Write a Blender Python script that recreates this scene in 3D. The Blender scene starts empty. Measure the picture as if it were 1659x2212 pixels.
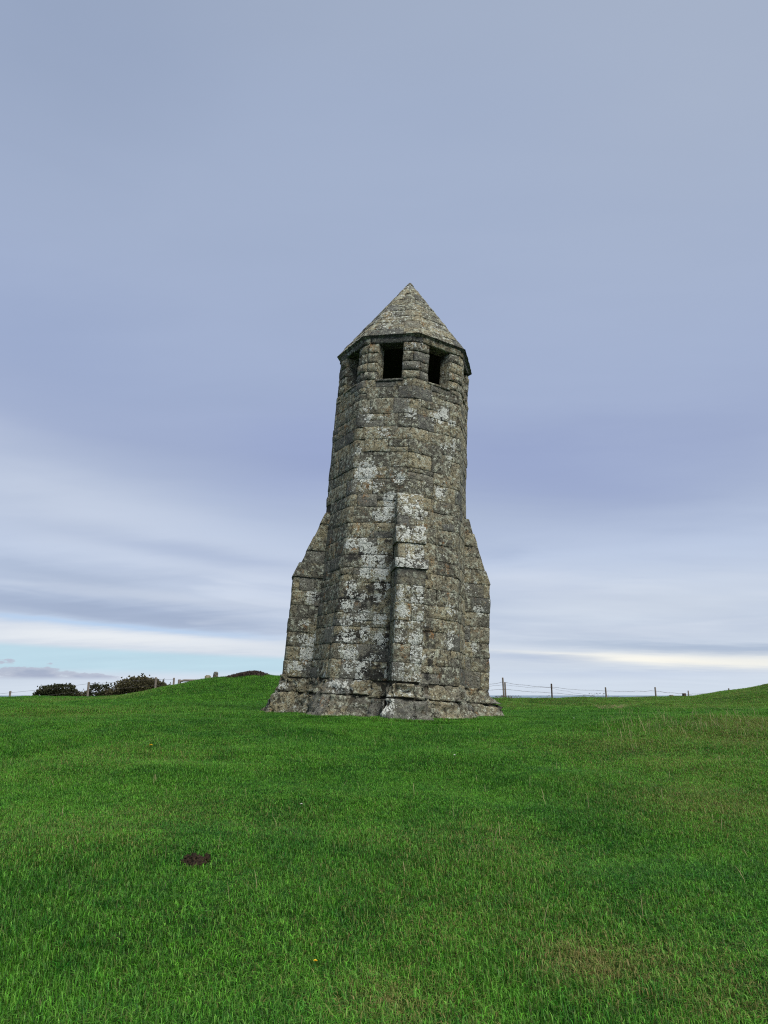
import bpy, math, random
import numpy as np
from mathutils import Vector, noise as mn

R = math.radians
PI = math.pi
random.seed(7)
rng = np.random.default_rng(11)
scene = bpy.context.scene
COL = scene.collection

# ------------------------------------------------------------------ camera
PITCH = R(14.35)
FPX, PW, PH = 1543.6, 1659.0, 2212.0       # focal length in pixels of a 1659 x 2212 frame
cam = bpy.data.cameras.new('camera')
cam.sensor_fit = 'HORIZONTAL'
cam.sensor_width = 36.0
cam.lens = 36.0 * FPX / PW
cam.clip_start, cam.clip_end = 0.1, 60000
cam_o = bpy.data.objects.new('camera', cam)
cam_o.location = (0, 0, 1.6)
cam_o.rotation_euler = (PI / 2 + PITCH, 0, 0)
COL.objects.link(cam_o)
scene.camera = cam_o

# ------------------------------------------------------------------ exposure and sun
scene.view_settings.view_transform = 'Standard'
scene.view_settings.look = 'None'
scene.view_settings.gamma = 1
scene.view_settings.use_curve_mapping = False
scene.view_settings.exposure = 1.9
SUN_EL, SUN_AZ = 52, 142                    # azimuth clockwise from +Y (view direction)
sun = bpy.data.lights.new('sun', 'SUN')
sun.energy = 1.5
sun.angle = R(48)
sun.color = (1.0, 0.955, 0.88)
sun_o = bpy.data.objects.new('sun', sun)
dx = math.sin(R(SUN_AZ)) * math.cos(R(SUN_EL))
dy = math.cos(R(SUN_AZ)) * math.cos(R(SUN_EL))
dz = math.sin(R(SUN_EL))
sun_o.rotation_euler = Vector((dx, dy, dz)).to_track_quat('Z', 'Y').to_euler()
COL.objects.link(sun_o)
scene.cycles.use_denoising = False
scene.cycles.pixel_filter_type = 'BLACKMAN_HARRIS'
scene.cycles.filter_width = 1.15


# ------------------------------------------------------------------ node helper
class NT:
    def __init__(s, tree):
        s.t = tree
        s.n = tree.nodes
        s.l = tree.links

    def new(s, typ, **kw):
        n = s.n.new(typ)
        for k, v in kw.items():
            setattr(n, k, v)
        return n

    def put(s, sock, v):
        if isinstance(v, bpy.types.NodeSocket):
            s.l.new(v, sock)
        elif v is not None:
            if hasattr(sock.default_value, '__len__') and not hasattr(v, '__len__'):
                v = [v] * len(sock.default_value)
            if hasattr(v, '__len__') and len(sock.default_value) == 4 and len(v) == 3:
                v = tuple(v) + (1,)
            sock.default_value = v

    def m(s, op, a, b=None, c=None, clamp=False):
        n = s.new('ShaderNodeMath', operation=op, use_clamp=clamp)
        s.put(n.inputs[0], a)
        s.put(n.inputs[1], b)
        s.put(n.inputs[2], c)
        return n.outputs[0]

    def vm(s, op, a, b=None):
        n = s.new('ShaderNodeVectorMath', operation=op)
        s.put(n.inputs[0], a)
        if b is not None:
            s.put(n.inputs[1], b)
        return n.outputs['Value'] if op in ('LENGTH', 'DISTANCE', 'DOT_PRODUCT') else n.outputs[0]

    def noise(s, vec, scale, detail=4, rough=.55, dist=0, out='Fac'):
        n = s.new('ShaderNodeTexNoise')
        s.put(n.inputs['Vector'], vec)
        n.inputs['Scale'].default_value = scale
        n.inputs['Detail'].default_value = detail
        n.inputs['Roughness'].default_value = rough
        n.inputs['Distortion'].default_value = dist
        return n.outputs[out]

    def voro(s, vec, scale, feature='F1', rand=1.0):
        n = s.new('ShaderNodeTexVoronoi', feature=feature)
        s.put(n.inputs['Vector'], vec)
        n.inputs['Scale'].default_value = scale
        n.inputs['Randomness'].default_value = rand
        return n

    def mix(s, fac, a, b, blend='MIX'):
        n = s.new('ShaderNodeMix', data_type='RGBA', blend_type=blend)
        s.put(n.inputs[0], fac)
        s.put(n.inputs[6], a)
        s.put(n.inputs[7], b)
        return n.outputs[2]

    def ramp(s, fac, stops, interp='LINEAR'):
        n = s.new('ShaderNodeValToRGB')
        cr = n.color_ramp
        cr.interpolation = interp
        while len(cr.elements) < len(stops):
            cr.elements.new(0.5)
        for e, (p, c) in zip(cr.elements, stops):
            e.position = p
            e.color = tuple(c) + (1,) if hasattr(c, '__len__') else (c, c, c, 1)
        s.put(n.inputs[0], fac)
        return n.outputs[0]

    def sm(s, v, lo, hi, a=0.0, b=1.0):
        n = s.new('ShaderNodeMapRange', interpolation_type='SMOOTHSTEP')
        s.put(n.inputs[0], v)
        for i, q in enumerate((lo, hi, a, b)):
            s.put(n.inputs[i + 1], q)
        return n.outputs[0]

    def comb(s, x, y, z=0.0):
        n = s.new('ShaderNodeCombineXYZ')
        for i, q in enumerate((x, y, z)):
            s.put(n.inputs[i], q)
        return n.outputs[0]

    def sep(s, v):
        n = s.new('ShaderNodeSeparateXYZ')
        s.put(n.inputs[0], v)
        return n.outputs


def lin(r, g, b):
    f = lambda c: (c / 255 / 12.92) if c <= 10 else ((c / 255 + .055) / 1.055) ** 2.4
    return (f(r), f(g), f(b))


# ------------------------------------------------------------------ sky
SKY_K = 0.277          # reduced by as much as the exposure lifts it


def build_world():
    w = bpy.data.worlds.new('World')
    scene.world = w
    w.use_nodes = True
    nt = NT(w.node_tree)
    nt.n.clear()
    tc = nt.new('ShaderNodeTexCoord').outputs['Generated']
    X, Y, Z = nt.sep(tc)
    el = nt.m('MULTIPLY', nt.m('ARCSINE', Z), 180 / PI)
    az = nt.m('MULTIPLY', nt.m('ARCTAN2', X, Y), 180 / PI)
    el = nt.m('MAXIMUM', el, -2.0)
    # cloud-sheet coordinates: where the view ray meets a high flat layer
    inv = nt.m('DIVIDE', 1.0, nt.m('ADD', nt.m('MAXIMUM', Z, 0.0), 0.10))
    sx, sy = nt.m('MULTIPLY', X, inv), nt.m('MULTIPLY', Y, inv)
    # wind shear: streaks run from left-far to right-near
    plane = nt.comb(nt.m('ADD', nt.m('MULTIPLY', sx, .42), nt.m('MULTIPLY', sy, -.10)), nt.m('ADD', sy, nt.m('MULTIPLY', sx, .12)), 0.0)
    big = nt.noise(plane, 0.75, 3, .45, .3)
    mid = nt.noise(plane, 2.0, 4, .5, .4)
    fine = nt.noise(plane, 6.0, 4, .55, .3)
    # streaks low in the sky, stretched sideways
    azs = nt.comb(nt.m('MULTIPLY', az, .035), nt.m('ADD', nt.m('MULTIPLY', el, .27), nt.m('MULTIPLY', az, .016)), 3.7)
    strk = nt.noise(azs, 1.0, 4, .5, .5)
    strk2 = nt.noise(nt.vm('ADD', azs, (5.3, 1.9, 0)), 1.8, 3, .5, .6)
    # height of the layer, wobbling with the streaks
    elw = nt.m('ADD', el, nt.m('MULTIPLY', nt.m('SUBTRACT', strk, .5), 2.2))
    elw = nt.m('ADD', elw, nt.m('MULTIPLY', nt.m('SUBTRACT', big, .5), nt.sm(el, 6, 25, 0, 10)))
    k = 60.0
    base = nt.ramp(nt.m('DIVIDE', elw, k), [
        (0.0, lin(206, 217, 231)), (1.5 / k, lin(205, 216, 231)), (3.0 / k, lin(202, 212, 226)), (5.0 / k, lin(192, 204, 223)),
        (7.5 / k, lin(184, 197, 219)), (10.5 / k, lin(187, 200, 223)), (14.0 / k, lin(173, 186, 211)),
        (19.0 / k, lin(158, 171, 202)), (25.0 / k, lin(160, 174, 204)), (34.0 / k, lin(162, 176, 203)),
        (44.0 / k, lin(159, 173, 199)), (56.0 / k, lin(160, 172, 192))])

    def blob(a, e, sa, se, slope=0.0, wob=0.0):
        da = nt.m('DIVIDE', nt.m('SUBTRACT', az, a), sa)
        ee = nt.m('SUBTRACT', nt.m('SUBTRACT', el, e), nt.m('MULTIPLY', nt.m('SUBTRACT', az, a), slope))
        if wob:
            ee = nt.m('ADD', ee, nt.m('MULTIPLY', nt.m('SUBTRACT', strk, .5), wob))
            da = nt.m('ADD', da, nt.m('MULTIPLY', nt.m('SUBTRACT', mid, .5), 1.2))
        if wob:
            ee = nt.m('ADD', ee, nt.m('MULTIPLY', nt.m('SUBTRACT', fine, .5), min(wob, 2.5) * .75))
        de = nt.m('DIVIDE', ee, se)
        r2 = nt.m('ADD', nt.m('MULTIPLY', da, da), nt.m('MULTIPLY', de, de))
        return nt.m('EXPONENT', nt.m('MULTIPLY', r2, -1.0))

    c = base
    # darker violet bank across the middle, right; lighter veil, left
    c = nt.mix(nt.m('MULTIPLY', blob(14, 17, 15, 4.0, -.12, 4), .55), c, lin(143, 157, 197))
    c = nt.mix(nt.m('MULTIPLY', blob(-6, 19, 7, 4.0, .2, 4), .35), c, lin(141, 155, 199))
    c = nt.mix(nt.m('MULTIPLY', blob(-24, 13.0, 14, 4.4, -.28, 3), .85), c, lin(196, 206, 224))
    c = nt.mix(nt.m('MULTIPLY', blob(-9, 8.6, 10, 2.8, -.2, 3), .7), c, lin(200, 210, 228))
    c = nt.mix(nt.m('MULTIPLY', blob(-27, 24, 10, 5.0, -.1, 4), .35), c, lin(147, 163, 198))
    c = nt.mix(nt.m('MULTIPLY', blob(-32, 46, 17, 9.0, 0, 4), .45), c, lin(142, 157, 184))
    c = nt.mix(nt.m('MULTIPLY', blob(34, 44, 18, 14.0, 0, 4), .55), c, lin(168, 179, 198))
    # grey streaks under the veil
    gs = nt.m('MULTIPLY', nt.sm(strk, .46, .70), nt.m('MULTIPLY', nt.sm(el, 3.4, 5.2), nt.sm(el, 14, 9)))
    c = nt.mix(nt.m('MULTIPLY', gs, .65), c, lin(158, 173, 202))
    c = nt.mix(nt.m('MULTIPLY', blob(-21, 6.1, 15, .85, -.06, 1.4), .75), c, lin(153, 167, 194))
    c = nt.mix(nt.m('MULTIPLY', blob(-24, 8.3, 9, .8, -.10, 1.2), .65), c, lin(158, 172, 198))
    c = nt.mix(nt.m('MULTIPLY', blob(-15, 10.6, 10, .8, -.12, 1.2), .6), c, lin(164, 178, 206))
    c = nt.mix(nt.m('MULTIPLY', blob(-16, 7.2, 9, .5, -.06, 1.0), .6), c, lin(197, 206, 222))
    c = nt.mix(nt.m('MULTIPLY', blob(-16, 8.6, 12, .5, -.09, 1.0), .3), c, lin(162, 176, 203))
    # bright streaks: cream band left, pale gap of clear turquoise below it
    c = nt.mix(nt.m('MULTIPLY', nt.sm(strk2, .50, .70), nt.m('MULTIPLY', nt.sm(el, 1.5, 3.5), nt.m('MULTIPLY', nt.sm(el, 11, 7), .35))), c, lin(219, 226, 238))
    c = nt.mix(nt.m('MULTIPLY', blob(-20, 4.0, 17, .75, -.03, 1.1), .85), c, lin(231, 234, 238))
    c = nt.mix(nt.m('MULTIPLY', blob(-22, 5.05, 13, .28, -.05, .7), .75), c, lin(176, 203, 235))
    clear = nt.m('MULTIPLY', nt.m('MULTIPLY', nt.sm(el, 1.2, 2.0), nt.sm(nt.m('ADD', el, nt.m('MULTIPLY', az, .035)), 2.75, 2.25)), nt.sm(az, 2, -8))
    c = nt.mix(nt.m('MULTIPLY', clear, .9), c, lin(183, 214, 229))
    # right: lower grey-blue streaks and a long pale-yellow opening
    c = nt.mix(nt.m('MULTIPLY', blob(20, 3.5, 12, .5, -.05, 1.0), .7), c, lin(160, 177, 203))
    c = nt.mix(nt.m('MULTIPLY', blob(13, 2.8, 6, .38, -.03, .9), .7), c, lin(160, 178, 210))
    c = nt.mix(nt.m('MULTIPLY', blob(27, 2.2, 11, .55, -.05, .6), .95), c, lin(238, 238, 233))
    c = nt.mix(nt.m('MULTIPLY', blob(16, 2.95, 8, .14, -.05, .3), .7), c, lin(236, 237, 235))
    c = nt.mix(nt.m('MULTIPLY', blob(20.5, 2.5, 5, .26, -.06, .4), .8), c, lin(252, 248, 236))
    c = nt.mix(nt.m('MULTIPLY', blob(25, 3.3, 8, .34, -.06, .7), .55), c, lin(160, 177, 203))
    c = nt.mix(nt.m('MULTIPLY', blob(19, 1.55, 10, .30, 0, .8), .45), c, lin(184, 198, 222))
    c = nt.mix(nt.m('MULTIPLY', blob(20, 6.6, 14, 2.3, 0, 1.8), .65), c, lin(208, 216, 228))
    c = nt.mix(nt.m('MULTIPLY', blob(11, 8.6, 6, 1.0, 0, 1.5), .5), c, lin(206, 214, 229))
    # small grey-violet heap clouds low on the left
    hz = nt.comb(nt.m('MULTIPLY', az, .30), nt.m('MULTIPLY', el, .95), 1.3)
    heap = nt.noise(hz, 1.5, 6, .6)
    top = nt.m('ADD', 2.0, nt.m('MULTIPLY', nt.m('SUBTRACT', heap, .5), 3.0))
    top = nt.m('SUBTRACT', top, nt.m('MULTIPLY', nt.m('POWER', nt.m('DIVIDE', nt.m('ADD', az, 25.5), 5.6), 2.0), .9))
    hm = nt.m('MULTIPLY', nt.sm(nt.m('SUBTRACT', top, el), -.10, .14), nt.sm(el, .95, 1.35))
    c = nt.mix(nt.m('MULTIPLY', nt.m('MULTIPLY', hm, nt.sm(az, -14, -18)), .9), c, nt.mix(nt.sm(nt.m('SUBTRACT', top, el), 0, .9), lin(180, 187, 205), lin(158, 168, 193)))
    # soft mottling of the whole layer
    mot = nt.m('ADD', nt.m('MULTIPLY', nt.m('SUBTRACT', mid, .5), .13), nt.m('MULTIPLY', nt.m('SUBTRACT', fine, .5), .05))
    mot = nt.m('ADD', mot, nt.m('MULTIPLY', nt.m('SUBTRACT', big, .5), .20))
    c = nt.vm('MULTIPLY', c, nt.vm('ADD', nt.comb(mot, nt.m('MULTIPLY', mot, .9), nt.m('MULTIPLY', mot, .7)), (1, 1, 1)))
    cloud = nt.new('ShaderNodeBackground')
    nt.put(cloud.inputs[0], c)
    cloud.inputs[1].default_value = SKY_K
    skt = nt.new('ShaderNodeTexSky', sky_type='NISHITA')
    skt.sun_disc = False
    skt.sun_elevation = R(SUN_EL)
    skt.sun_rotation = R(SUN_AZ)
    clear_bg = nt.new('ShaderNodeBackground')
    nt.put(clear_bg.inputs[0], skt.outputs[0])
    clear_bg.inputs[1].default_value = 0.05
    mx = nt.new('ShaderNodeMixShader')
    # the cloud layer is nearly closed; a little of the clear sky shows through it
    mx.inputs[0].default_value = 0.97
    nt.l.new(clear_bg.outputs[0], mx.inputs[1])
    nt.l.new(cloud.outputs[0], mx.inputs[2])
    out = nt.new('ShaderNodeOutputWorld')
    nt.l.new(mx.outputs[0], out.inputs[0])


build_world()


# ------------------------------------------------------------------ object helpers
def link(o, parent=None):
    COL.objects.link(o)
    if parent is not None:
        o.parent = parent
    return o


def mesh_obj(name, verts, faces, mat, parent=None, smooth=False):
    me = bpy.data.meshes.new(name)
    me.from_pydata([tuple(v) for v in verts], [], faces)
    if smooth:
        me.polygons.foreach_set('use_smooth', [True] * len(me.polygons))
    me.materials.append(mat)
    me.update()
    return link(bpy.data.objects.new(name, me), parent)


def thing(name, label, cat, loc=(0, 0, 0), rot=(0, 0, 0), group=None):
    o = bpy.data.objects.new(name, None)
    o.empty_display_size = .2
    o.location = loc
    o.rotation_euler = rot
    tag(o, label, cat, group)
    return link(o)


def tag(o, label, cat, group=None):
    o['label'] = label
    o['category'] = cat
    if group:
        o['group'] = group
    return o


class MB:
    """collects tubes, boxes and loose faces into one mesh"""
    def __init__(s):
        s.v, s.f = [], []

    def add(s, verts, faces):
        b = len(s.v)
        s.v += [tuple(q) for q in verts]
        s.f += [tuple(b + i for i in fc) for fc in faces]

    def tube(s, pts, rad, n=6, cap=True):
        pts = [Vector(p) for p in pts]
        rads = rad if hasattr(rad, '__len__') else [rad] * len(pts)
        rings = []
        for i, p in enumerate(pts):
            d = (pts[min(i + 1, len(pts) - 1)] - pts[max(i - 1, 0)]).normalized()
            a = d.cross(Vector((0, 0, 1)) if abs(d.z) < .9 else Vector((1, 0, 0))).normalized()
            b = d.cross(a)
            rings.append([p + (a * math.cos(2 * PI * k / n) + b * math.sin(2 * PI * k / n)) * rads[i] for k in range(n)])
        vs = [q for r in rings for q in r]
        fs = [(i * n + k, i * n + (k + 1) % n, (i + 1) * n + (k + 1) % n, (i + 1) * n + k) for i in range(len(pts) - 1) for k in range(n)]
        if cap:
            fs.append(tuple(reversed(range(n))))
            fs.append(tuple((len(pts) - 1) * n + k for k in range(n)))
        s.add(vs, fs)

    def build(s, name, mat, parent=None, smooth=False):
        return mesh_obj(name, s.v, s.f, mat, parent, smooth)


# ------------------------------------------------------------------ materials
def material(name):
    m = bpy.data.materials.new(name)
    m.use_nodes = True
    nt = NT(m.node_tree)
    bsdf = m.node_tree.nodes['Principled BSDF']
    return m, nt, bsdf


def stone_material():
    m, nt, b = material('weathered_limestone')
    pos = nt.new('ShaderNodeNewGeometry').outputs['Position']
    rnd = nt.new('ShaderNodeObjectInfo').outputs['Random']
    at = lambda n: nt.new('ShaderNodeAttribute', attribute_name=n).outputs['Fac']
    lich, dark = at('lichen'), at('soot')
    wn = nt.new('ShaderNodeTexWhiteNoise', noise_dimensions='1D')
    nt.put(wn.inputs['W'], rnd)
    r2 = wn.outputs['Value']
    n1 = nt.noise(pos, 1.7, 5, .6)
    n2 = nt.noise(pos, 7.0, 6, .65)
    n3 = nt.noise(pos, 26.0, 6, .7)
    n4 = nt.noise(pos, 70.0, 3, .7)
    base = nt.mix(nt.sm(nt.m('ADD', n1, nt.m('MULTIPLY', nt.m('SUBTRACT', rnd, .5), .35)), .33, .68), (.134, .131, .106), (.208, .186, .122))
    base = nt.mix(nt.m('MULTIPLY', nt.sm(r2, .78, .84), .8), base, (.105, .108, .100))       # some blocks are plain grey
    base = nt.vm('MULTIPLY', base, nt.ramp(rnd, [(0, .76), (1, 1.36)]))
    plainer = nt.sm(r2, .78, .84, 1.0, .35)
    # mottled crust: pale grey-green, straw and dark brown flecks a few centimetres across
    n5 = nt.noise(nt.vm('ADD', pos, (4, 8, 15)), 11, 5, .68, .4)
    n6 = nt.noise(nt.vm('ADD', pos, (9, 3, 1)), 13, 5, .68, .4)
    crust = nt.m('MULTIPLY', nt.sm(nt.m('ADD', n5, nt.m('MULTIPLY', nt.m('SUBTRACT', n2, .5), .6)), .50, .60), plainer)
    base = nt.mix(nt.m('MULTIPLY', crust, .85), base, (.40, .425, .335))
    straw = nt.m('MULTIPLY', nt.sm(nt.m('ADD', n6, nt.m('MULTIPLY', nt.m('SUBTRACT', n1, .5), .5)), .55, .66), plainer)
    base = nt.mix(nt.m('MULTIPLY', straw, .65), base, (.31, .282, .170))
    brown = nt.m('MULTIPLY', nt.sm(nt.noise(nt.vm('ADD', pos, (19, 2, 6)), 12, 5, .70, .5), .51, .60), plainer)
    base = nt.mix(nt.m('MULTIPLY', brown, .80), base, (.038, .035, .026))
    # ochre and rust
    ox = nt.m('MULTIPLY', nt.sm(nt.noise(nt.vm('ADD', pos, (31, 7, 4)), 3.4, 5, .7), .57, .68), nt.sm(n3, .40, .60))
    base = nt.mix(nt.m('MULTIPLY', ox, .75), base, (.27, .135, .042))
    # black algae, in blotches and where the soot attribute asks
    dn = nt.m('ADD', nt.m('MULTIPLY', nt.m('SUBTRACT', nt.noise(nt.vm('ADD', pos, (2, 17, 5)), 5.2, 6, .66), .5), 2.1), nt.m('MULTIPLY', nt.m('SUBTRACT', n3, .5), .9))
    dk = nt.sm(nt.m('ADD', nt.m('ADD', dn, nt.m('MULTIPLY', lich, .33)), nt.m('MULTIPLY', dark, .56)), .26, .50)
    base = nt.mix(nt.m('MULTIPLY', dk, .9), base, (.026, .026, .025))
    # pits
    pit = nt.sm(nt.m('ADD', nt.m('MULTIPLY', n3, .6), nt.m('MULTIPLY', n4, .45)), .475, .40)
    base = nt.mix(nt.m('MULTIPLY', pit, .80), base, (.018, .017, .013))
    # white rosettes
    wob = nt.vm('ADD', pos, nt.vm('MULTIPLY', nt.vm('SUBTRACT', nt.noise(pos, 14, 3, .6, 0, 'Color'), (.5, .5, .5)), (.05, .05, .05)))

    def rosettes(scale, bias, size):
        v = nt.voro(wob, scale)
        cell = nt.sep(v.outputs['Color'])[0]
        gate = nt.sm(nt.m('ADD', nt.m('ADD', nt.m('MULTIPLY', lich, .94), bias), nt.m('MULTIPLY', nt.m('SUBTRACT', n2, .5), .8)), nt.m('SUBTRACT', cell, .04), nt.m('ADD', cell, .04))
        disc = nt.sm(v.outputs['Distance'], size, size - .09)
        ring = nt.sm(v.outputs['Distance'], .02, size - .05, .66, 1.0)
        return nt.m('MULTIPLY', gate, disc), ring
    w1, g1 = rosettes(8.0, -.17, .60)
    w2, g2 = rosettes(15, -.03, .58)
    w3, g3 = rosettes(31, .0, .52)
    wm = nt.m('MAXIMUM', nt.m('MAXIMUM', w1, w2), w3)
    wm = nt.m('MULTIPLY', wm, nt.sm(nt.m('ADD', nt.m('MULTIPLY', n3, .7), nt.m('MULTIPLY', n4, .35)), .42, .48, .40, 1.0))
    wc = nt.mix(nt.noise(pos, 5, 3), (.54, .59, .52), (.79, .81, .77))
    wc = nt.vm('MULTIPLY', wc, nt.m('MULTIPLY', nt.m('MULTIPLY', g1, g2), nt.sm(n4, .3, .7, .75, 1.08)))
    base = nt.mix(nt.m('MULTIPLY', wm, .92), base, wc)
    nt.put(b.inputs['Base Color'], base)
    b.inputs['Roughness'].default_value = .93
    b.inputs['Specular IOR Level'].default_value = .15
    hgt = nt.m('ADD', nt.m('MULTIPLY', n3, .8), nt.m('MULTIPLY', n2, 1.0))
    hgt = nt.m('ADD', hgt, nt.m('MULTIPLY', n4, .35))
    hgt = nt.m('SUBTRACT', hgt, nt.m('MULTIPLY', pit, .55))
    hgt = nt.m('ADD', hgt, nt.m('MULTIPLY', wm, .10))
    bp = nt.new('ShaderNodeBump')
    bp.inputs['Strength'].default_value = 1.0
    bp.inputs['Distance'].default_value = .075
    nt.put(bp.inputs['Height'], hgt)
    nt.l.new(bp.outputs[0], b.inputs['Normal'])
    return m


def plain(name, c1, c2, scale=8, rough=.9, bump=.01, detail=5, stretch=None):
    m, nt, b = material(name)
    pos = nt.new('ShaderNodeNewGeometry').outputs['Position']
    if stretch:
        pos = nt.vm('MULTIPLY', pos, stretch)
    n = nt.noise(pos, scale, detail, .65)
    nt.put(b.inputs['Base Color'], nt.mix(nt.sm(n, .3, .7), c1, c2))
    b.inputs['Roughness'].default_value = rough
    b.inputs['Specular IOR Level'].default_value = .2
    if bump:
        bp = nt.new('ShaderNodeBump')
        bp.inputs['Distance'].default_value = bump
        nt.put(bp.inputs['Height'], n)
        nt.l.new(bp.outputs[0], b.inputs['Normal'])
    return m


def leafy(name, c1, c2, trans=.3, inst=False):
    m, nt, b = material(name)
    pos = nt.new('ShaderNodeNewGeometry').outputs['Position']
    n = nt.noise(pos, 2.5, 4, .6)
    n2 = nt.noise(pos, 40, 2, .5)
    col = nt.mix(nt.sm(nt.m('ADD', nt.m('MULTIPLY', n, .6), nt.m('MULTIPLY', n2, .4)), .36, .64), c1, c2)
    nt.put(b.inputs['Base Color'], col)
    b.inputs['Roughness'].default_value = .7
    b.inputs['Specular IOR Level'].default_value = .2
    tr = nt.new('ShaderNodeBsdfTranslucent')
    nt.put(tr.inputs[0], col)
    mx = nt.new('ShaderNodeMixShader')
    mx.inputs[0].default_value = trans
    out = m.node_tree.nodes['Material Output']
    nt.l.new(b.outputs[0], mx.inputs[1])
    nt.l.new(tr.outputs[0], mx.inputs[2])
    nt.l.new(mx.outputs[0], out.inputs[0])
    return m


def grass_material():
    m, nt, b = material('grass_blades')
    pos = nt.new('ShaderNodeNewGeometry').outputs['Position']
    rnd = nt.new('ShaderNodeObjectInfo').outputs['Random']
    dry_or_shade = nt.new('ShaderNodeAttribute', attribute_name='dry_or_shade', attribute_type='INSTANCER').outputs['Fac']
    tone = nt.new('ShaderNodeAttribute', attribute_name='tone').outputs['Fac']
    n0 = nt.noise(pos, .35, 3, .5)
    n1 = nt.noise(pos, 1.6, 4, .6)
    t = nt.m('ADD', nt.m('MULTIPLY', n0, .5), nt.m('ADD', nt.m('MULTIPLY', n1, .5), nt.m('MULTIPLY', nt.m('SUBTRACT', rnd, .5), .30)))
    col = nt.mix(nt.sm(t, .36, .64), (.017, .118, .007), (.072, .245, .015))
    col = nt.mix(nt.m('MULTIPLY', nt.sm(tone, .50, 1.0), .55), col, (.150, .285, .045))
    col = nt.vm('MULTIPLY', col, nt.sm(nt.m('FRACT', nt.m('MULTIPLY', tone, 7.3)), 0, 1, .38, 1.62))
    # dead blades: few everywhere, many on the shade-tinted bank and where turf is dry
    dd = nt.sm(nt.m('SUBTRACT', nt.m('ADD', nt.m('MULTIPLY', dry_or_shade, .95), nt.m('MULTIPLY', nt.m('SUBTRACT', n1, .5), .5)), tone), -.13, .20)
    col = nt.mix(nt.m('MULTIPLY', dd, .9), col, nt.mix(rnd, (.25, .20, .070), (.17, .185, .050)))
    nt.put(b.inputs['Base Color'], col)
    b.inputs['Roughness'].default_value = .55
    b.inputs['Specular IOR Level'].default_value = .25
    tr = nt.new('ShaderNodeBsdfTranslucent')
    nt.put(tr.inputs[0], col)
    mx = nt.new('ShaderNodeMixShader')
    mx.inputs[0].default_value = .35
    out = m.node_tree.nodes['Material Output']
    nt.l.new(b.outputs[0], mx.inputs[1])
    nt.l.new(tr.outputs[0], mx.inputs[2])
    nt.l.new(mx.outputs[0], out.inputs[0])
    return m


def ground_material():
    m, nt, b = material('turf_ground')
    pos = nt.new('ShaderNodeNewGeometry').outputs['Position']
    n0 = nt.noise(pos, .35, 3, .5)
    n1 = nt.noise(pos, 1.6, 4, .6)
    n2 = nt.noise(pos, 30, 4, .7)
    t = nt.m('ADD', nt.m('MULTIPLY', n0, .5), nt.m('MULTIPLY', n1, .5))
    col = nt.mix(nt.sm(t, .36, .64), (.007, .026, .004), (.015, .042, .006))
    col = nt.mix(nt.sm(n2, .55, .70), col, (.045, .048, .018))
    nt.put(b.inputs['Base Color'], col)
    b.inputs['Roughness'].default_value = .95
    b.inputs['Specular IOR Level'].default_value = .1
    bp = nt.new('ShaderNodeBump')
    bp.inputs['Distance'].default_value = .03
    nt.put(bp.inputs['Height'], n2)
    nt.l.new(bp.outputs[0], b.inputs['Normal'])
    return m


M_STONE = stone_material()
M_MORTAR = plain('dark_joint_mortar', (.026, .024, .018), (.065, .058, .042), 9, .95, .01)
M_INNER = plain('shade_dark_inner_stone', (.012, .011, .010), (.022, .020, .018), 9, .95, .01)  # shade inside the belfry put into the stone as a near-black colour
M_POST = plain('grey_weathered_wood', (.10, .085, .07), (.20, .175, .15), 9, .9, .004, stretch=(6, 6, .7))
M_POST_DARK = plain('dark_weathered_wood', (.035, .026, .022), (.08, .062, .05), 9, .9, .004, stretch=(6, 6, .7))
M_WIRE = plain('rusted_wire', (.05, .045, .045), (.09, .08, .075), 20, .6, 0)
M_GROUND = ground_material()
M_GRASS = grass_material()
M_GORSE = leafy('gorse_foliage', (.018, .024, .010), (.052, .058, .024), .15)
M_GORSE_BROWN = leafy('browning_gorse_foliage', (.042, .036, .022), (.092, .088, .040), .15)
M_TWIG = plain('dead_twig', (.05, .035, .022), (.12, .085, .05), 12, .9, 0)
M_TWIG_DARK = plain('dark_heather', (.018, .012, .010), (.05, .036, .028), 12, .9, 0)
M_STALK = leafy('dry_seed_stalk', (.20, .185, .085), (.30, .27, .14), .3)
M_WEED = leafy('weed_leaf', (.020, .055, .012), (.045, .095, .020), .3)
M_EARTH = plain('dark_crumbly_earth', (.006, .0042, .0028), (.036, .024, .013), 55, .95, .01)
M_YELLOW = plain('dandelion_yellow', (.62, .36, .01), (.75, .50, .02), 60, .7, 0)
M_WHITE = plain('daisy_white', (.62, .62, .60), (.78, .78, .76), 60, .7, 0)


# ------------------------------------------------------------------ terrain
def sstep(x, a, b):
    t = np.clip((np.asarray(x, float) - a) / (b - a), 0, 1)
    return t * t * (3 - 2 * t)


def pinterp(y, ks, vs):
    # monotone-ish smooth interpolation
    ks, vs = np.array(ks, float), np.array(vs, float)
    m = np.gradient(vs, ks)
    i = np.clip(np.searchsorted(ks, y) - 1, 0, len(ks) - 2)
    h = ks[i + 1] - ks[i]
    t = np.clip((y - ks[i]) / h, 0, 1)
    return ((1 + 2 * t) * (1 - t) ** 2) * vs[i] + t * (1 - t) ** 2 * h * m[i] + t * t * (3 - 2 * t) * vs[i + 1] + t * t * (t - 1) * h * m[i + 1]


_ph = rng.uniform(0, 2 * PI, (26, 2))
_wv = []
for _i in range(26):
    _wl = 9.0 * (0.86 ** _i) + 1.1
    _a = rng.uniform(0, 2 * PI)
    _wv.append((2 * PI / _wl * math.cos(_a), 2 * PI / _wl * math.sin(_a), _wl))


def ripple(x, y):
    s = 0
    for (kx, ky, wl), p in zip(_wv, _ph):
        s = s + .0042 * wl ** .8 * np.sin(kx * x + ky * y + p[0] + .7 * np.sin(.37 * ky * x - .41 * kx * y + p[1]))
    return s


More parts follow.
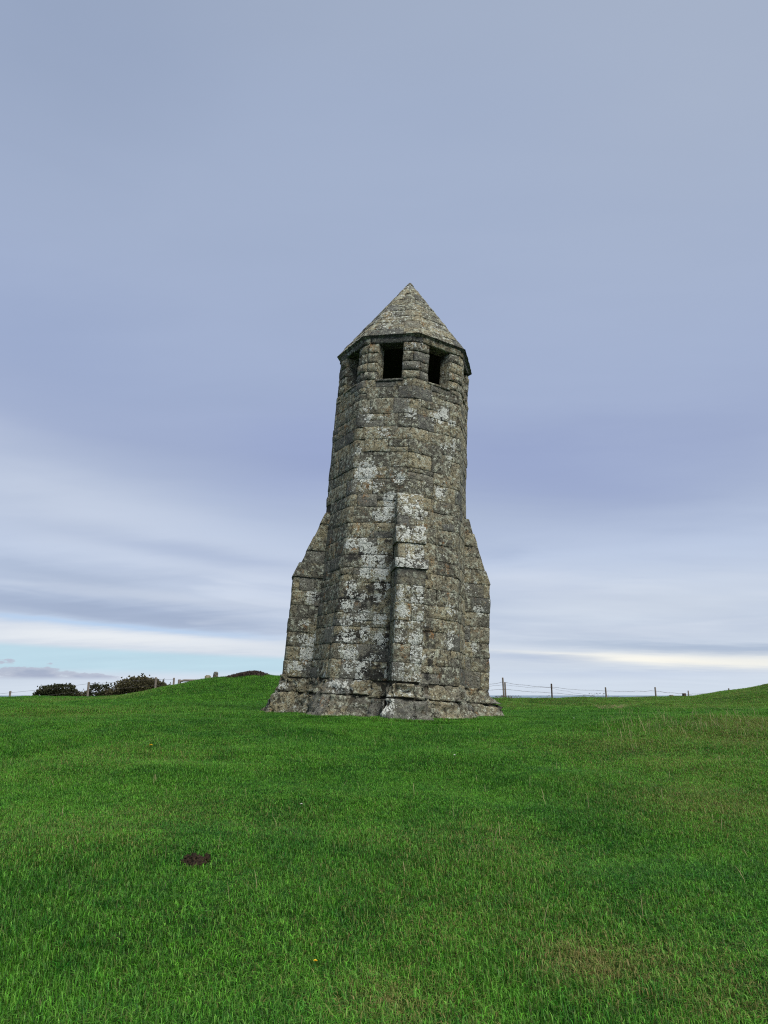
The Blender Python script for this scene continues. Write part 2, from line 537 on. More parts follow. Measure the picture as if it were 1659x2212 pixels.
def ground(x, y):
    x, y = np.asarray(x, float), np.asarray(y, float)
    yl = pinterp(y, [-80, -20, 0, 5, 10, 14, 18, 24, 32, 40, 47, 54, 60, 75, 110],
                 [-6, -1.4, 0, .41, .80, 1.07, 1.20, 1.20, 1.14, 1.22, 1.36, 1.38, 1.26, .6, -2.5])
    yr = pinterp(y, [-80, -20, 0, 5, 10, 14, 18, 24, 34, 40, 44.5, 48, 53, 60, 75, 110],
                 [-6, -1.4, 0, .39, .76, 1.02, 1.02, .95, .90, 1.06, 1.33, 1.34, 1.12, .9, .3, -3])
    z = yl + (yr - yl) * sstep(x, -5, 4)
    # grassy mound at the left rear
    ly = np.where(y < 45, 6.2, 9.0)
    lx = np.where(x < -8, 5.6, 5.0)
    z = z + 1.52 * np.exp(-(((x + 8.0) / lx) ** 2) - ((y - 45) / ly) ** 2)
    # the ground climbs to the right
    z = z + .178 * np.log1p(np.exp((x - 19.5) * 1.2)) / 1.2 * sstep(y, 24, 42) * (1 - sstep(y, 46, 58))
    # a low swell at the right, this side of the hollow
    z = z + .24 * np.exp(-(((x - 9.0) / 4.2) ** 2) - ((y - 13.5) / 3.0) ** 2)
    # the hilltop falls away
    far = np.sqrt(x * x + (y - 20) ** 2)
    z = z - 38 * sstep(far, 70, 330)
    return z + ripple(x, y) * (1 - .75 * np.exp(-((x / 4.5) ** 2) - ((y - 17.5) / 4.5) ** 2)) * sstep(-y, -80, -60)


def gz(x, y):
    return float(ground(x, y))


def ray(px, py):
    """direction of the view ray through a pixel of the 1659 x 2212 photograph"""
    u, v = (px - PW / 2) / FPX, (PH / 2 - py) / FPX
    return Vector((u, math.cos(PITCH) - v * math.sin(PITCH), math.sin(PITCH) + v * math.cos(PITCH)))


def on_ground(px, py):
    d = ray(px, py)
    t = 3.0
    while t < 120:
        p = Vector((0, 0, 1.6)) + d * t
        if p.z < gz(p.x, p.y):
            break
        t += .03
    return p


def at(px, py, Y):
    d = ray(px, py)
    return Vector((0, 0, 1.6)) + d * (Y / d.y)


SHEET = {}


def sheet_z(x, y):
    """height of the ground sheet as meshed (bilinear)"""
    xs, ys, Z = SHEET['x'], SHEET['y'], SHEET['z']
    i = np.clip(np.searchsorted(xs, x) - 1, 0, len(xs) - 2)
    j = np.clip(np.searchsorted(ys, y) - 1, 0, len(ys) - 2)
    u, v = (x - xs[i]) / (xs[i + 1] - xs[i]), (y - ys[j]) / (ys[j + 1] - ys[j])
    return (Z[j, i] * (1 - u) + Z[j, i + 1] * u) * (1 - v) + (Z[j + 1, i] * (1 - u) + Z[j + 1, i + 1] * u) * v


def build_ground():
    def axis(lims):
        out = [lims[0][0]]
        for a, b, st in lims:
            n = max(1, round((b - a) / st))
            out += list(np.linspace(a, b, n + 1)[1:])
        return np.array(out)
    xs = axis([(-420, -60, 12), (-60, -14, .8), (-14, 14, .2), (14, 60, .8), (60, 420, 12)])
    ys = axis([(-300, -20, 10), (-20, 2, 1), (2, 22, .2), (22, 62, .4), (62, 110, 1.5), (110, 460, 10)])
    Xg, Yg = np.meshgrid(xs, ys)
    Zg = ground(Xg, Yg)
    SHEET.update(x=xs, y=ys, z=Zg)
    n, mm = Xg.shape
    me = bpy.data.meshes.new('ground')
    V = np.stack([Xg, Yg, Zg], -1).reshape(-1, 3)
    idx = np.arange(n * mm).reshape(n, mm)
    F = np.stack([idx[:-1, :-1], idx[:-1, 1:], idx[1:, 1:], idx[1:, :-1]], -1).reshape(-1, 4)
    me.from_pydata(V.tolist(), [], F.tolist())
    me.polygons.foreach_set('use_smooth', [True] * len(me.polygons))
    me.materials.append(M_GROUND)
    o = link(bpy.data.objects.new('ground', me))
    o['kind'] = 'structure'
    # sea, far below and beyond
    ms, nt, b = material('sea_water')
    n1 = nt.noise(nt.new('ShaderNodeNewGeometry').outputs['Position'], .02, 5, .6)
    nt.put(b.inputs['Base Color'], nt.mix(n1, (.10, .15, .20), (.14, .20, .25)))
    b.inputs['Roughness'].default_value = .5
    k = 64
    vs = [(0, 0, -34)] + [(45000 * math.cos(2 * PI * i / k), 45000 * math.sin(2 * PI * i / k), -34) for i in range(k)]
    o = mesh_obj('sea', vs, [(0, i + 1, (i + 1) % k + 1) for i in range(k)], ms)
    o['kind'] = 'structure'


build_ground()

# ------------------------------------------------------------------ the tower
TX, TY, TZ = .0262, 18.0, 1.1352
A0 = .1566                                   # direction of the front corner, from the camera side towards +x
D45 = PI / 4
ZE, ZA, RE = 9.268, 11.888, 1.896            # eaves, apex, eaves radius
RTOP, REX = 1.814, 1.93
RB = {-2: 2.06, -1: 2.25, 0: 2.09, 1: 2.045, 2: 2.085, 3: 2.1, 4: 2.1, -3: 2.1, -4: 2.1}
ZP = .74                                     # top of the plinth
ZSILL, ZLINT = 8.06, 9.07
BW = .318
BUT = {0: dict(p=2.511, zk=3.17, zt=5.07, w=.317), -2: dict(p=2.511, zk=3.13, zt=4.81, w=.3225),
       2: dict(p=2.484, zk=3.33, zt=5.01, w=.3225), 4: dict(p=2.5, zk=3.2, zt=4.95, w=.32)}
# where white lichen and black algae grow on the walls: x, y, z (tower frame), radius, amount
LICHEN = [
    (-0.83, -1.61, 5.63, 0.258, 1), (0.02, -1.77, 5.47, 0.116, 1.1), (1.01, -1.4, 5.28, 0.154, 0.9), (-0.19, -1.76, 4.96, 0.138, 1.1), (-0.18, -1.76, 4.74, 0.137, 1.1), (-0.46, -1.72, 4.53, 0.137, 1.15),
    (-0.15, -1.77, 4.53, 0.137, 1.15), (0.7, -1.61, 4.66, 0.046, 1.6), (0.2, -2.26, 3.93, 0.121, 0.8), (0.52, -2.22, 3.96, 0.121, 0.8), (-1.05, -1.62, 3.83, 0.137, 1.05), (-0.79, -1.67, 3.84, 0.137, 1.05),
    (-0.59, -1.73, 3.7, 0.17, 1.1), (-0.54, -1.72, 3.49, 0.147, 1.05), (-0.35, -1.73, 3.5, 0.147, 1.05), (-0.61, -1.73, 3.18, 0.169, 1.05), (-0.25, -1.8, 3.19, 0.168, 1.05), (0.2, -2.52, 3.27, 0.086, 0.75),
    (0.38, -2.48, 3.29, 0.086, 0.75), (0.57, -2.45, 3.31, 0.086, 0.75), (-0.97, -1.69, 2.83, 0.135, 0.8), (-0.33, -1.81, 2.85, 0.089, 0.7), (-1.03, -1.71, 2.36, 0.134, 0.95), (-0.13, -1.8, 2.91, 0.067, 0.8),
    (-0.13, -1.82, 2.82, 0.067, 0.8), (0.17, -2.52, 2.64, 0.107, 0.9), (0.23, -2.53, 2.23, 0.149, 0.65), (1.29, -1.22, 6.56, 0.11, 1), (1.06, -1.32, 6.48, 0.085, 0.9), (1.24, -1.24, 6.25, 0.061, 0.9),
    (0.87, -1.45, 7.2, 0.171, 1), (1.05, -1.33, 7.45, 0.087, 1), (1.06, -1.32, 7.3, 0.086, 1), (1.25, -1.21, 7.16, 0.087, 1), (-0.84, -1.55, 7.06, 0.097, 0.7), (0.18, -1.78, 7.13, 0.144, 0.65),
    (-0.43, -1.62, 6.63, 0.143, 0.55), (-1.93, -0.62, 2.68, 0.132, 0.9), (-2.1, -0.65, 1.64, 0.107, 0.95), (-1.86, -0.61, 1.65, 0.107, 0.95), (-1.95, -0.63, 1.32, 0.19, 1), (-2.12, -0.66, 2.01, 0.072, 0.7),
    (-1.99, -0.62, 2.02, 0.072, 0.7), (-0.9, -1.8, 1.31, 0.166, 1.15), (-0.97, -1.75, 1.65, 0.167, 0.95), (-0.2, -1.88, 1.62, 0.154, 1.1), (-0.23, -1.88, 2.09, 0.132, 1), (-0.93, -1.72, 2.07, 0.112, 0.85),
    (-0.67, -1.8, 2.08, 0.111, 0.85), (-0.57, -1.8, 1.81, 0.1, 1), (-0.56, -1.82, 1.66, 0.1, 1), (-0.49, -1.88, 1.18, 0.066, 0.95), (-0.38, -1.87, 1.19, 0.066, 0.95), (-0.27, -1.91, 1.2, 0.066, 0.95),
    (-0.87, -1.82, 0.99, 0.132, 0.85), (-0.63, -1.84, 1.01, 0.132, 0.85), (-0.63, -1.86, 0.77, 0.088, 1.2), (-1.43, -1.48, 0.77, 0.079, 1.1), (-0.05, -1.95, 1.02, 0.044, 1.1), (-0.05, -1.95, 0.94, 0.044, 1.1),
    (-0.04, -1.95, 0.86, 0.044, 1.1), (0.25, -2.53, 2.16, 0.127, 0.9), (0.16, -2.52, 2.53, 0.096, 0.8), (0.57, -2.47, 1.64, 0.149, 0.8), (0.18, -2.52, 1.66, 0.085, 0.8), (0.64, -2.45, 1.15, 0.074, 1),
    (0.56, -2.5, 0.79, 0.063, 0.9), (0.82, -1.68, 1.33, 0.056, 1.5), (1.39, -1.26, 1.87, 0.08, 1.1), (1.36, -1.31, 1.65, 0.103, 0.8), (2.19, 0.0, 2.68, 0.112, 0.95), (1.74, -0.46, 2.73, 0.061, 0.9),
    (1.84, -0.22, 1.72, 0.098, 0.95), (2.1, 0.0, 1.75, 0.099, 0.95), (0.01, -2.79, 0.19, 0.13, 1.5), (0.05, -2.74, 0.39, 0.1, 1.4), (-0.01, -2.84, 0.09, 0.12, 1.4), (-1.14, -1.9, 0.57, 0.143, 0.7), (-0.92, -1.95, 0.58, 0.142, 0.7), (0.24, -2.66, 0.51, 0.104, 0.6),
    (0.43, -2.6, 0.52, 0.105, 0.6), (-2.45, -0.74, 0.55, 0.119, 0.6), (-0.66, -1.75, 2.57, 0.112, 0.8), (-0.33, -1.83, 2.58, 0.111, 0.8), (-0.92, -1.71, 2.61, 0.112, 0.8), (-1.04, -1.71, 2.04, 0.089, 0.6),
    (-1.03, -1.72, 1.91, 0.089, 0.6), (-0.71, -1.73, 2.2, 0.067, 0.7), (-0.54, -1.76, 2.21, 0.067, 0.7), (-2.26, -0.69, 0.97, 0.143, 0.55), (-2.09, -0.65, 0.98, 0.143, 0.55), (0.24, -1.99, 4.64, 0.158, 0.6),
    (0.5, -1.86, 4.86, 0.114, 0.6), (0.02, -1.73, 8.98, 0.1, 0.7), (0.21, -1.78, 8.97, 0.075, 0.6), (0.4, -1.68, 9.04, 0.076, 0.6), (-0.53, -1.31, 8.42, 0.063, 0.4), (-0.45, 0.43, 9.27, 0.07, 0.4),
    (-0.81, -1.63, 5.25, 0.14, 0.5), (-0.54, -1.64, 5.26, 0.14, 0.5), (-1.07, -1.52, 6.16, 0.119, 0.6), (0.49, -2.48, 1.99, 0.106, 0.5), (1.93, -0.03, 3.27, 0.175, 0.3), (1.4, -1.25, 2.44, 0.138, 0.35),
    (-0.92, -1.51, 7.2, 0.122, 0.55),
]
SOOT = [
    (-1.0, -1.64, 3.51, 0.136, 1), (-0.78, -1.68, 3.52, 0.136, 1), (-0.46, -1.82, 2.79, 0.167, 0.95), (-0.24, -1.81, 2.8, 0.167, 0.95), (-1.18, -1.67, 2.49, 0.101, 1.1), (-1.17, -1.64, 2.34, 0.101, 1.1),
    (-0.41, -1.82, 2.48, 0.156, 1), (-0.48, -1.87, 0.87, 0.198, 0.9), (-0.24, -1.91, 0.89, 0.197, 0.9), (-1.46, -1.37, 1.04, 0.102, 1), (-1.43, -1.48, 0.77, 0.102, 1), (-1.46, -1.61, 0.62, 0.078, 1),
    (-1.43, -1.82, 0.48, 0.077, 1), (-1.24, -1.63, 2.36, 0.158, 0.8), (-0.91, -1.72, 2.37, 0.157, 0.8), (-0.58, -1.77, 2.38, 0.156, 0.8), (-0.26, -1.84, 2.39, 0.155, 0.8), (-1.15, -1.72, 1.68, 0.156, 0.8),
    (-0.77, -1.78, 1.69, 0.155, 0.8), (-0.4, -1.84, 1.71, 0.155, 0.8), (0.9, -1.63, 0.9, 0.1, 1), (0.96, -1.59, 1.22, 0.134, 0.9), (0.85, -1.64, 1.94, 0.09, 0.8), (0.86, -1.62, 1.73, 0.09, 0.8),
    (0.87, -1.65, 1.53, 0.089, 0.8), (0.79, -1.62, 2.55, 0.079, 0.8), (0.8, -1.63, 2.36, 0.079, 0.8), (0.81, -1.67, 2.16, 0.078, 0.8), (0.82, -1.66, 1.98, 0.078, 0.8), (-0.04, -1.87, 2.95, 0.067, 0.7),
    (-0.03, -1.83, 2.81, 0.067, 0.7), (-0.03, -1.87, 2.66, 0.067, 0.7), (-0.02, -1.91, 2.52, 0.066, 0.7), (-0.01, -2.03, 2.36, 0.066, 0.7), (-0.0, -2.07, 2.21, 0.065, 0.7), (-0.04, -1.91, 2.0, 0.066, 0.8),
    (-0.03, -1.87, 1.87, 0.066, 0.8), (-0.02, -1.92, 1.73, 0.066, 0.8), (-0.02, -1.88, 1.59, 0.066, 0.8), (-0.01, -2.02, 1.45, 0.065, 0.8), (-0.0, -2.12, 1.3, 0.065, 0.8), (0.01, -2.16, 1.17, 0.065, 0.8),
    (0.02, -2.09, 1.04, 0.065, 0.8), (0.02, -2.22, 0.9, 0.064, 0.8), (-0.16, -1.83, 3.67, 0.09, 0.9), (-0.15, -1.8, 3.55, 0.09, 0.9), (-0.17, -1.81, 3.89, 0.09, 0.8), (0.75, -1.61, 3.15, 0.091, 0.7),
    (-1.8, -0.62, 3.07, 0.168, 0.35), (-1.77, -0.61, 2.73, 0.168, 0.35), (-1.74, -0.69, 2.37, 0.167, 0.35), (-1.7, -0.8, 2.02, 0.165, 0.35), (-1.65, -0.84, 1.47, 0.188, 0.45), (-1.57, -1.17, 0.95, 0.184, 0.45),
    (0.8, -1.54, 4.68, 0.162, 0.5), (-0.87, -1.71, 2.56, 0.336, 0.5), (-0.42, -1.87, 1.43, 0.44, 0.45), (0.9, -1.67, 0.71, 0.089, 0.5), (1.03, -1.58, 0.72, 0.09, 0.5), (-1.69, -0.61, 3.97, 0.097, 0.4),
    (-1.66, -0.7, 3.69, 0.096, 0.4), (-1.64, -0.73, 3.43, 0.096, 0.4), (-1.13, -1.37, 7.75, 0.124, 0.25), (-1.11, -1.45, 7.4, 0.123, 0.25), (-1.09, -1.44, 7.1, 0.122, 0.25), (-1.06, -1.49, 6.77, 0.121, 0.25),
    (-1.04, -1.51, 6.46, 0.12, 0.25),
]

tower = thing('stone_tower', 'tall grey octagonal stone tower with pyramid roof and buttresses, standing on the grass', 'tower',
              (TX, TY, TZ), (-.0089, .0605, 0))


def pol(r, k):
    th = A0 + k * D45
    return r * math.sin(th), -r * math.cos(th)


def RK(k, z):
    k = ((int(k) + 4) % 8) - 4
    if k == -4:
        k = 4
    return RTOP + (RB[k] - RTOP) * max(0, 1 - z / ZE) ** REX


C225 = math.cos(PI / 8)


def sagging(k_, u, z):
    """courses are not laid dead level"""
    x, y = pol(1.9, u)
    q = Vector((x * .8, y * .8, z * .9 + k_))
    return (.030 * mn.noise(q) + .022 * mn.noise(q * 2.6)) * min(1, max(0, (7.9 - z) * 2)) * min(1, max(0, (z - ZP) * 3))


def S_shaft(u, z, d):
    z = z + sagging(3, u, z)
    i = math.floor(u)
    t = u - i
    x0, y0 = pol(RK(i, z) + d / C225, i)
    x1, y1 = pol(RK(i + 1, z) + d / C225, i + 1)
    return Vector((x0 + (x1 - x0) * t, y0 + (y1 - y0) * t, z))


_sl = math.atan2(ZA - ZE, RE * C225)


def S_roof(u, s, d):
    i = math.floor(u)
    t = u - i
    r = RE * (1 - s) + d * math.sin(_sl) / C225
    x0, y0 = pol(r, i)
    x1, y1 = pol(r, i + 1)
    return Vector((x0 + (x1 - x0) * t, y0 + (y1 - y0) * t, ZE + (ZA - ZE) * s + d * math.cos(_sl)))


def but_local(k, fwd, side, z):
    th = A0 + k * D45
    return Vector((fwd * math.sin(th) + side * math.cos(th), -fwd * math.cos(th) + side * math.sin(th), z))


def but_proj(k, z):
    b = BUT[k]
    if z <= b['zk']:
        return b['p'] + .05 * (1 - z / b['zk'])
    t = (z - b['zk']) / (b['zt'] - b['zk'])
    return b['p'] + (RK(k, b['zt']) - .02 - b['p']) * t


def S_but(k):
    b = BUT[k]

    def S(u, z, d):
        root = RK(k, z) - .41 * b['w'] - .03
        p = max(but_proj(k, z) + d, root + .01)
        w = b['w'] + d
        if u <= 1:
            return but_local(k, root + (p - root) * u, -w, z)
        if u <= 2:
            return but_local(k, p, -w + 2 * w * (u - 1), z)
        return but_local(k, p + (root - p) * (u - 2), w, z)
    return S


# plinth outline: one point at a plain corner, four at a buttressed corner
PL = []
for _k in range(-4, 4):
    kk = 4 if _k == -4 else _k
    PL += [(kk, j) for j in range(4)] if kk in BUT else [(kk, -1)]
NPL = len(PL)


def flare(z, k=0):
    t = max(0, 1 - z / ZP)
    return (.24 if k == -2 else .33) * t ** 1.15


def pl_pt(i, z, d):
    k, j = PL[i % NPL]
    f = flare(z, k) + d
    r = RK(k, z) + f
    if j < 0:
        return Vector((*pol(r + .03, k), z))
    w = BUT[k]['w'] + f * .55
    p = but_proj(k, z) + f
    fw = (r - .41 * w) if j in (0, 3) else p
    return but_local(k, fw, -w if j < 2 else w, z)


def S_plinth(u, z, d):
    i = math.floor(u)
    a, b = pl_pt(i, z, d), pl_pt(i + 1, z, d)
    return a + (b - a) * (u - i)


def falloff(p, blobs):
    v = 0.0
    for (x, y, z, r, s) in blobs:
        q = ((p.x - x) ** 2 + (p.y - y) ** 2 + (p.z - z) ** 2) / (r * r)
        if q < 4:
            v = max(v, s * math.exp(-(q * q) * .7))
    return v


MASON = {}


def stone(S, u0, u1, v0, v1, name, parent, proud=0.0, depth=.07, rnd=.008, rough=.008, gap=.003, cell=.105, bloom=0.0, tip=0.0, stuff=None):
    """one block: a worn outer face on a fine grid with rounded arrises and sides running back into the wall"""
    sd = random.random() * 100
    knots = [k for k in range(math.ceil(u0 + 1e-6), math.floor(u1 - 1e-6) + 1)]
    vm_ = (v0 + v1) / 2

    def length(a, b):
        return (S(a, vm_, 0) - S(b, vm_, 0)).length
    segs = [u0] + knots + [u1]
    L0 = max(length(segs[0], segs[1]), 1e-4)
    L1 = max(length(segs[-2], segs[-1]), 1e-4)
    ua = u0 + (segs[1] - segs[0]) * min(.3, gap / L0)
    ub = u1 - (segs[-1] - segs[-2]) * min(.3, gap / L1)
    hv = (S(segs[0], v0, 0) - S(segs[0], v1, 0)).length
    hv = max(hv, 1e-3)
    va, vb = v0 + (v1 - v0) * gap / hv, v1 - (v1 - v0) * gap / hv
    us = [ua]
    for a, b in zip([ua] + knots, knots + [ub]):
        l = length(a, b)
        n = max(1, round(l / cell))
        us += [a + (b - a) * i / n for i in range(1, n + 1)]
    # arris columns close to the edges
    e = .012
    us = sorted(set([us[0], us[0] + (segs[1] - segs[0]) * min(.3, e / L0)] + us[1:-1] + [us[-1] - (segs[-1] - segs[-2]) * min(.3, e / L1), us[-1]]))
    nv = max(2, round(hv / cell))
    vs = [va + (vb - va) * j / nv for j in range(nv + 1)]
    vs = sorted(set([vs[0], vs[0] + (v1 - v0) * e / hv] + vs[1:-1] + [vs[-1] - (v1 - v0) * e / hv, vs[-1]]))
    nu, nvv = len(us), len(vs)
    V, F = [], []
    for j, v in enumerate(vs):
        for i, u in enumerate(us):
            p0 = S(u, v, 0)
            q = Vector((p0.x * 5.5, p0.y * 5.5, p0.z * 5.5 + sd))
            d = proud + rough * 2.0 * mn.noise(q) + rough * 1.2 * mn.noise(q * 2.7)
            d += tip * (1 - (v - v0) / (v1 - v0))
            onu, onv = i in (0, nu - 1), j in (0, nvv - 1)
            if onu or onv:
                d -= rnd * (1.0 + .5 * mn.noise(q * 1.3))
            if onu and onv:
                d -= rnd * .6
            if u in knots:
                d -= rnd * 1.2 + .006
            # jogged outline
            uu = u
            V.append(S(uu, v, d))
    for j in range(nvv - 1):
        for i in range(nu - 1):
            a = j * nu + i
            F.append((a, a + 1, a + nu + 1, a + nu))
    ring = [i for i in range(nu)] + [j * nu + nu - 1 for j in range(1, nvv)] + [(nvv - 1) * nu + i for i in range(nu - 2, -1, -1)] + [j * nu for j in range(nvv - 2, 0, -1)]
    b = len(V)
    for r in ring:
        V.append(S(us[r % nu], vs[r // nu], -depth))
    n = len(ring)
    for q in range(n):
        F.append((ring[q], b + q, b + (q + 1) % n, ring[(q + 1) % n]))
    if stuff is not None:
        m = MASON.setdefault(stuff, MB())
        m.add(V, F)
        return None
    o = mesh_obj(name, V, F, M_STONE, parent, True)
    me = o.data
    fl = [(0 < i < nu - 2 and 0 < j < nvv - 2) for j in range(nvv - 1) for i in range(nu - 1)] + [False] * n
    me.polygons.foreach_set('use_smooth', fl)
    for nm, bl in (('lichen', LICHEN), ('soot', SOOT)):
        a = me.attributes.new(nm, 'FLOAT', 'POINT')
        a.data.foreach_set('value', [max(falloff(Vector(v), bl), bloom if nm == 'lichen' else 0) for v in V])
    return o


def layout(S, ua, ub, v, wmean, var=.35, margin=.11):
    """split the stretch ua..ub of a course into stones"""
    knots = [k for k in range(math.ceil(ua + 1e-6), math.floor(ub - 1e-6) + 1)]
    pts = [ua] + knots + [ub]
    cum = [0]
    for a, b in zip(pts, pts[1:]):
        cum.append(cum[-1] + (S(a, v, 0) - S(b, v, 0)).length)
    L = cum[-1]
    n = max(1, round(L / wmean))
    w = [random.uniform(1 - var, 1 + var) for _ in range(n)]
    s = sum(w)
    acc, pos = 0, []
    for x in w[:-1]:
        acc += x / s * L
        q = acc
        for c in cum[1:-1]:
            if abs(q - c) < margin:
                q = c + margin * (1 if q >= c else -1)
        pos.append(q)
    pos = [0] + sorted(pos) + [L]
    out = []
    for q in pos:
        for i in range(len(pts) - 1):
            if q <= cum[i + 1] + 1e-9:
                out.append(pts[i] + (pts[i + 1] - pts[i]) * ((q - cum[i]) / max(1e-6, cum[i + 1] - cum[i])))
                break
    return [(a, b) for a, b in zip(out, out[1:]) if b - a > 1e-4]


def facing(S, u, v):
    """does this bit of wall look towards the camera side (with a margin)?"""
    p = S(u, v, .0)
    q = S(u, v, .1)
    n = (q - p)
    c = Vector((0, -18, .5 - v)) - p
    return n.x * c.x + n.y * c.y > -.25 * math.hypot(n.x, n.y) * math.hypot(c.x, c.y)


def core(name, S, n, vals, mat, parent, d, cap=True, per=1):
    V, F = [], []
    m = n * per
    for v in vals:
        for i in range(m):
            V.append(S(i / per, v, d))
    for j in range(len(vals) - 1):
        for i in range(m):
            F.append((j * m + i, j * m + (i + 1) % m, (j + 1) * m + (i + 1) % m, (j + 1) * m + i))
    if cap:
        F.append(tuple((len(vals) - 1) * m + i for i in range(m)))
    return mesh_obj(name, V, F, mat, parent)


def courses(z0, z1, h, var=.18):
    n = max(1, round((z1 - z0) / h))
    w = [random.uniform(1 - var, 1 + var) for _ in range(n)]
    s = sum(w)
    out, z = [z0], z0
    for x in w:
        z += x / s * (z1 - z0)
        out.append(z)
    out[-1] = z1
    return out


BSIDE = .362      # how far along a wall a buttress covers it, in metres


def build_tower():
    # ---- plinth
    pl = core('plinth', S_plinth, NPL, [-.6, 0, .2, .4, .6, ZP + .02], M_MORTAR, tower, -.085)
    for z0, z1, w in ((-.25, .40, .58), (.40, ZP, .44)):
        u = 0
        for a, b in layout(S_plinth, 1.5, 1.5 + NPL, (z0 + z1) / 2, w, .4, .08):
            vis = facing(S_plinth, (a + b) / 2, .3)
            stone(S_plinth, a, b, z0 + (random.uniform(-.04, .02) if z0 > 0 else 0), z1 + random.uniform(-.05, .05), 'plinth_stone', pl, proud=random.uniform(-.02, .03) if z0 < 0 else random.uniform(-.045, -.012), tip=.030, rnd=.036, rough=.080, gap=.006, depth=.14, cell=.07,
                  stuff=None if vis else 'plinth')
    # ---- shaft
    sh = core('shaft', S_shaft, 8, [0.0, .7, 1.5, 2.5, 3.5, 4.5, 5.5, 6.5, 7.5, ZSILL - .06], M_MORTAR, tower, -.036)
    zs = courses(ZP, 5.05, .355) + courses(5.05, ZSILL - .20, .335)[1:] + [ZSILL]
    for ci, (z0, z1) in enumerate(zip(zs, zs[1:])):
        zm = (z0 + z1) / 2
        runs = []
        if zm < 4.9:
            for k in (-4, -2, 0, 2):
                e0 = (S_shaft(k, zm, 0) - S_shaft(k + 1, zm, 0)).length
                e1 = (S_shaft(k + 1, zm, 0) - S_shaft(k + 2, zm, 0)).length
                runs.append((k + BSIDE / e0 * .93, k + 2 - BSIDE / e1 * .93))
        else:
            off = random.uniform(.1, .9)
            runs.append((-4 + off, 4 + off))
        for ua, ub in runs:
            for a, b in layout(S_shaft, ua, ub, zm, random.uniform(.40, .52), .42):
                vis = facing(S_shaft, (a + b) / 2, zm)
                # a tall block is sometimes split into two thin ones
                parts = [(z0, z1)]
                if random.random() < .13:
                    q = z0 + (z1 - z0) * random.uniform(.4, .6)
                    parts = [(z0, q), (q, z1)]
                for p0, p1 in parts:
                    stone(S_shaft, a, b, p0, p1, 'stone_block', sh, proud=random.choice((0, 0, 0, .003, -.003, -.008, .010)) + random.uniform(-.003, .003),
                          rough=random.choice((.004, .006, .012)), rnd=random.uniform(.003, .009), gap=random.uniform(.0015, .004), stuff=None if vis else 'shaft')
    # ---- belfry: eight openings, the piers wrap the corners
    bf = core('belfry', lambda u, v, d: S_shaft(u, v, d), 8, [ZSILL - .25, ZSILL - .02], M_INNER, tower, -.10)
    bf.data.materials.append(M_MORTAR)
    HW = .318

    def c_at(k):            # the openings are not all central in their walls
        return {-2: .56, -1: .50, 0: .49}.get(k, .505)

    zb = courses(ZSILL, ZLINT, .243, .12)
    for k in range(-4, 4):
        e = (S_shaft(k, 8.5, 0) - S_shaft(k + 1, 8.5, 0)).length
        # sill stone of this face
        vis = facing(S_shaft, k + .5, 8.5)
        c0, cp = c_at(k), c_at(k - 1)
        wl, wr = c0 - HW / e, c0 + HW / e
        ePrev = (S_shaft(k - 1, 8.5, 0) - S_shaft(k, 8.5, 0)).length
        pl_, pr_ = k - 1 + cp + HW / ePrev, k + wl       # the pier round corner k
        for j, (z0, z1) in enumerate(zip(zb, zb[1:])):
            q = layout(S_shaft, pl_, pr_, (z0 + z1) / 2, (.42, .30, .36, .28)[(j + k) % 4], .3, .10)
            for a, b in q:
                stone(S_shaft, a, b, z0, z1, 'pier_stone', bf, proud=random.uniform(-.012, .010), depth=.34, rnd=random.uniform(.016, .030), rough=.018, gap=.003,
                      stuff=None if facing(S_shaft, (a + b) / 2, 8.5) else 'belfry')
        # lintel course: one long stone over the opening, a corner stone over the pier
        stone(S_shaft, k + wl - .16, k + wr + .16, ZLINT, ZE + .02, 'lintel', bf, proud=.004, depth=.34, rnd=.02, rough=.012, stuff=None if vis else 'belfry')
        for a, b in layout(S_shaft, k - 1 + cp + HW / ePrev + .16, k + wl - .16, 9.1, .45, .3, .10):
            stone(S_shaft, a, b, ZLINT, ZE + .02, 'pier_stone', bf, proud=random.uniform(-.008, .008), depth=.4, rnd=.02, rough=.014,
                  stuff=None if facing(S_shaft, k, 8.5) else 'belfry')
        # sill: a thin proud slab
        stone(S_shaft, k + wl - .03, k + wr + .03, ZSILL - .055, ZSILL + .018, 'sill', bf, proud=.022, depth=.34, rnd=.018, rough=.008, cell=.08, stuff=None if vis else 'belfry')
    # dark lining of the chamber
    V, F = [], []
    for k in range(-4, 4):
        for z in (ZSILL - .02, ZE):
            V.append(S_shaft(k, z, -.5))
    # inner faces of the piers
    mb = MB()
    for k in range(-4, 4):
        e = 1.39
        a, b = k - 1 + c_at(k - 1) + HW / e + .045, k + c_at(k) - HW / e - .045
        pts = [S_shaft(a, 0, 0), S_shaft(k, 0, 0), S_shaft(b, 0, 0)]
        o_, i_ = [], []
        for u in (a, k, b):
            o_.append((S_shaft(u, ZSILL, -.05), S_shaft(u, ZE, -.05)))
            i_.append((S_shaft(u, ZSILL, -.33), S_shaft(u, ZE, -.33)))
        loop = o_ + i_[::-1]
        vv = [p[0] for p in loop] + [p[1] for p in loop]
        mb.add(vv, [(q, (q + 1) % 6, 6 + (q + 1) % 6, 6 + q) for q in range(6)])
    mb.build('pier_core', M_INNER, bf)
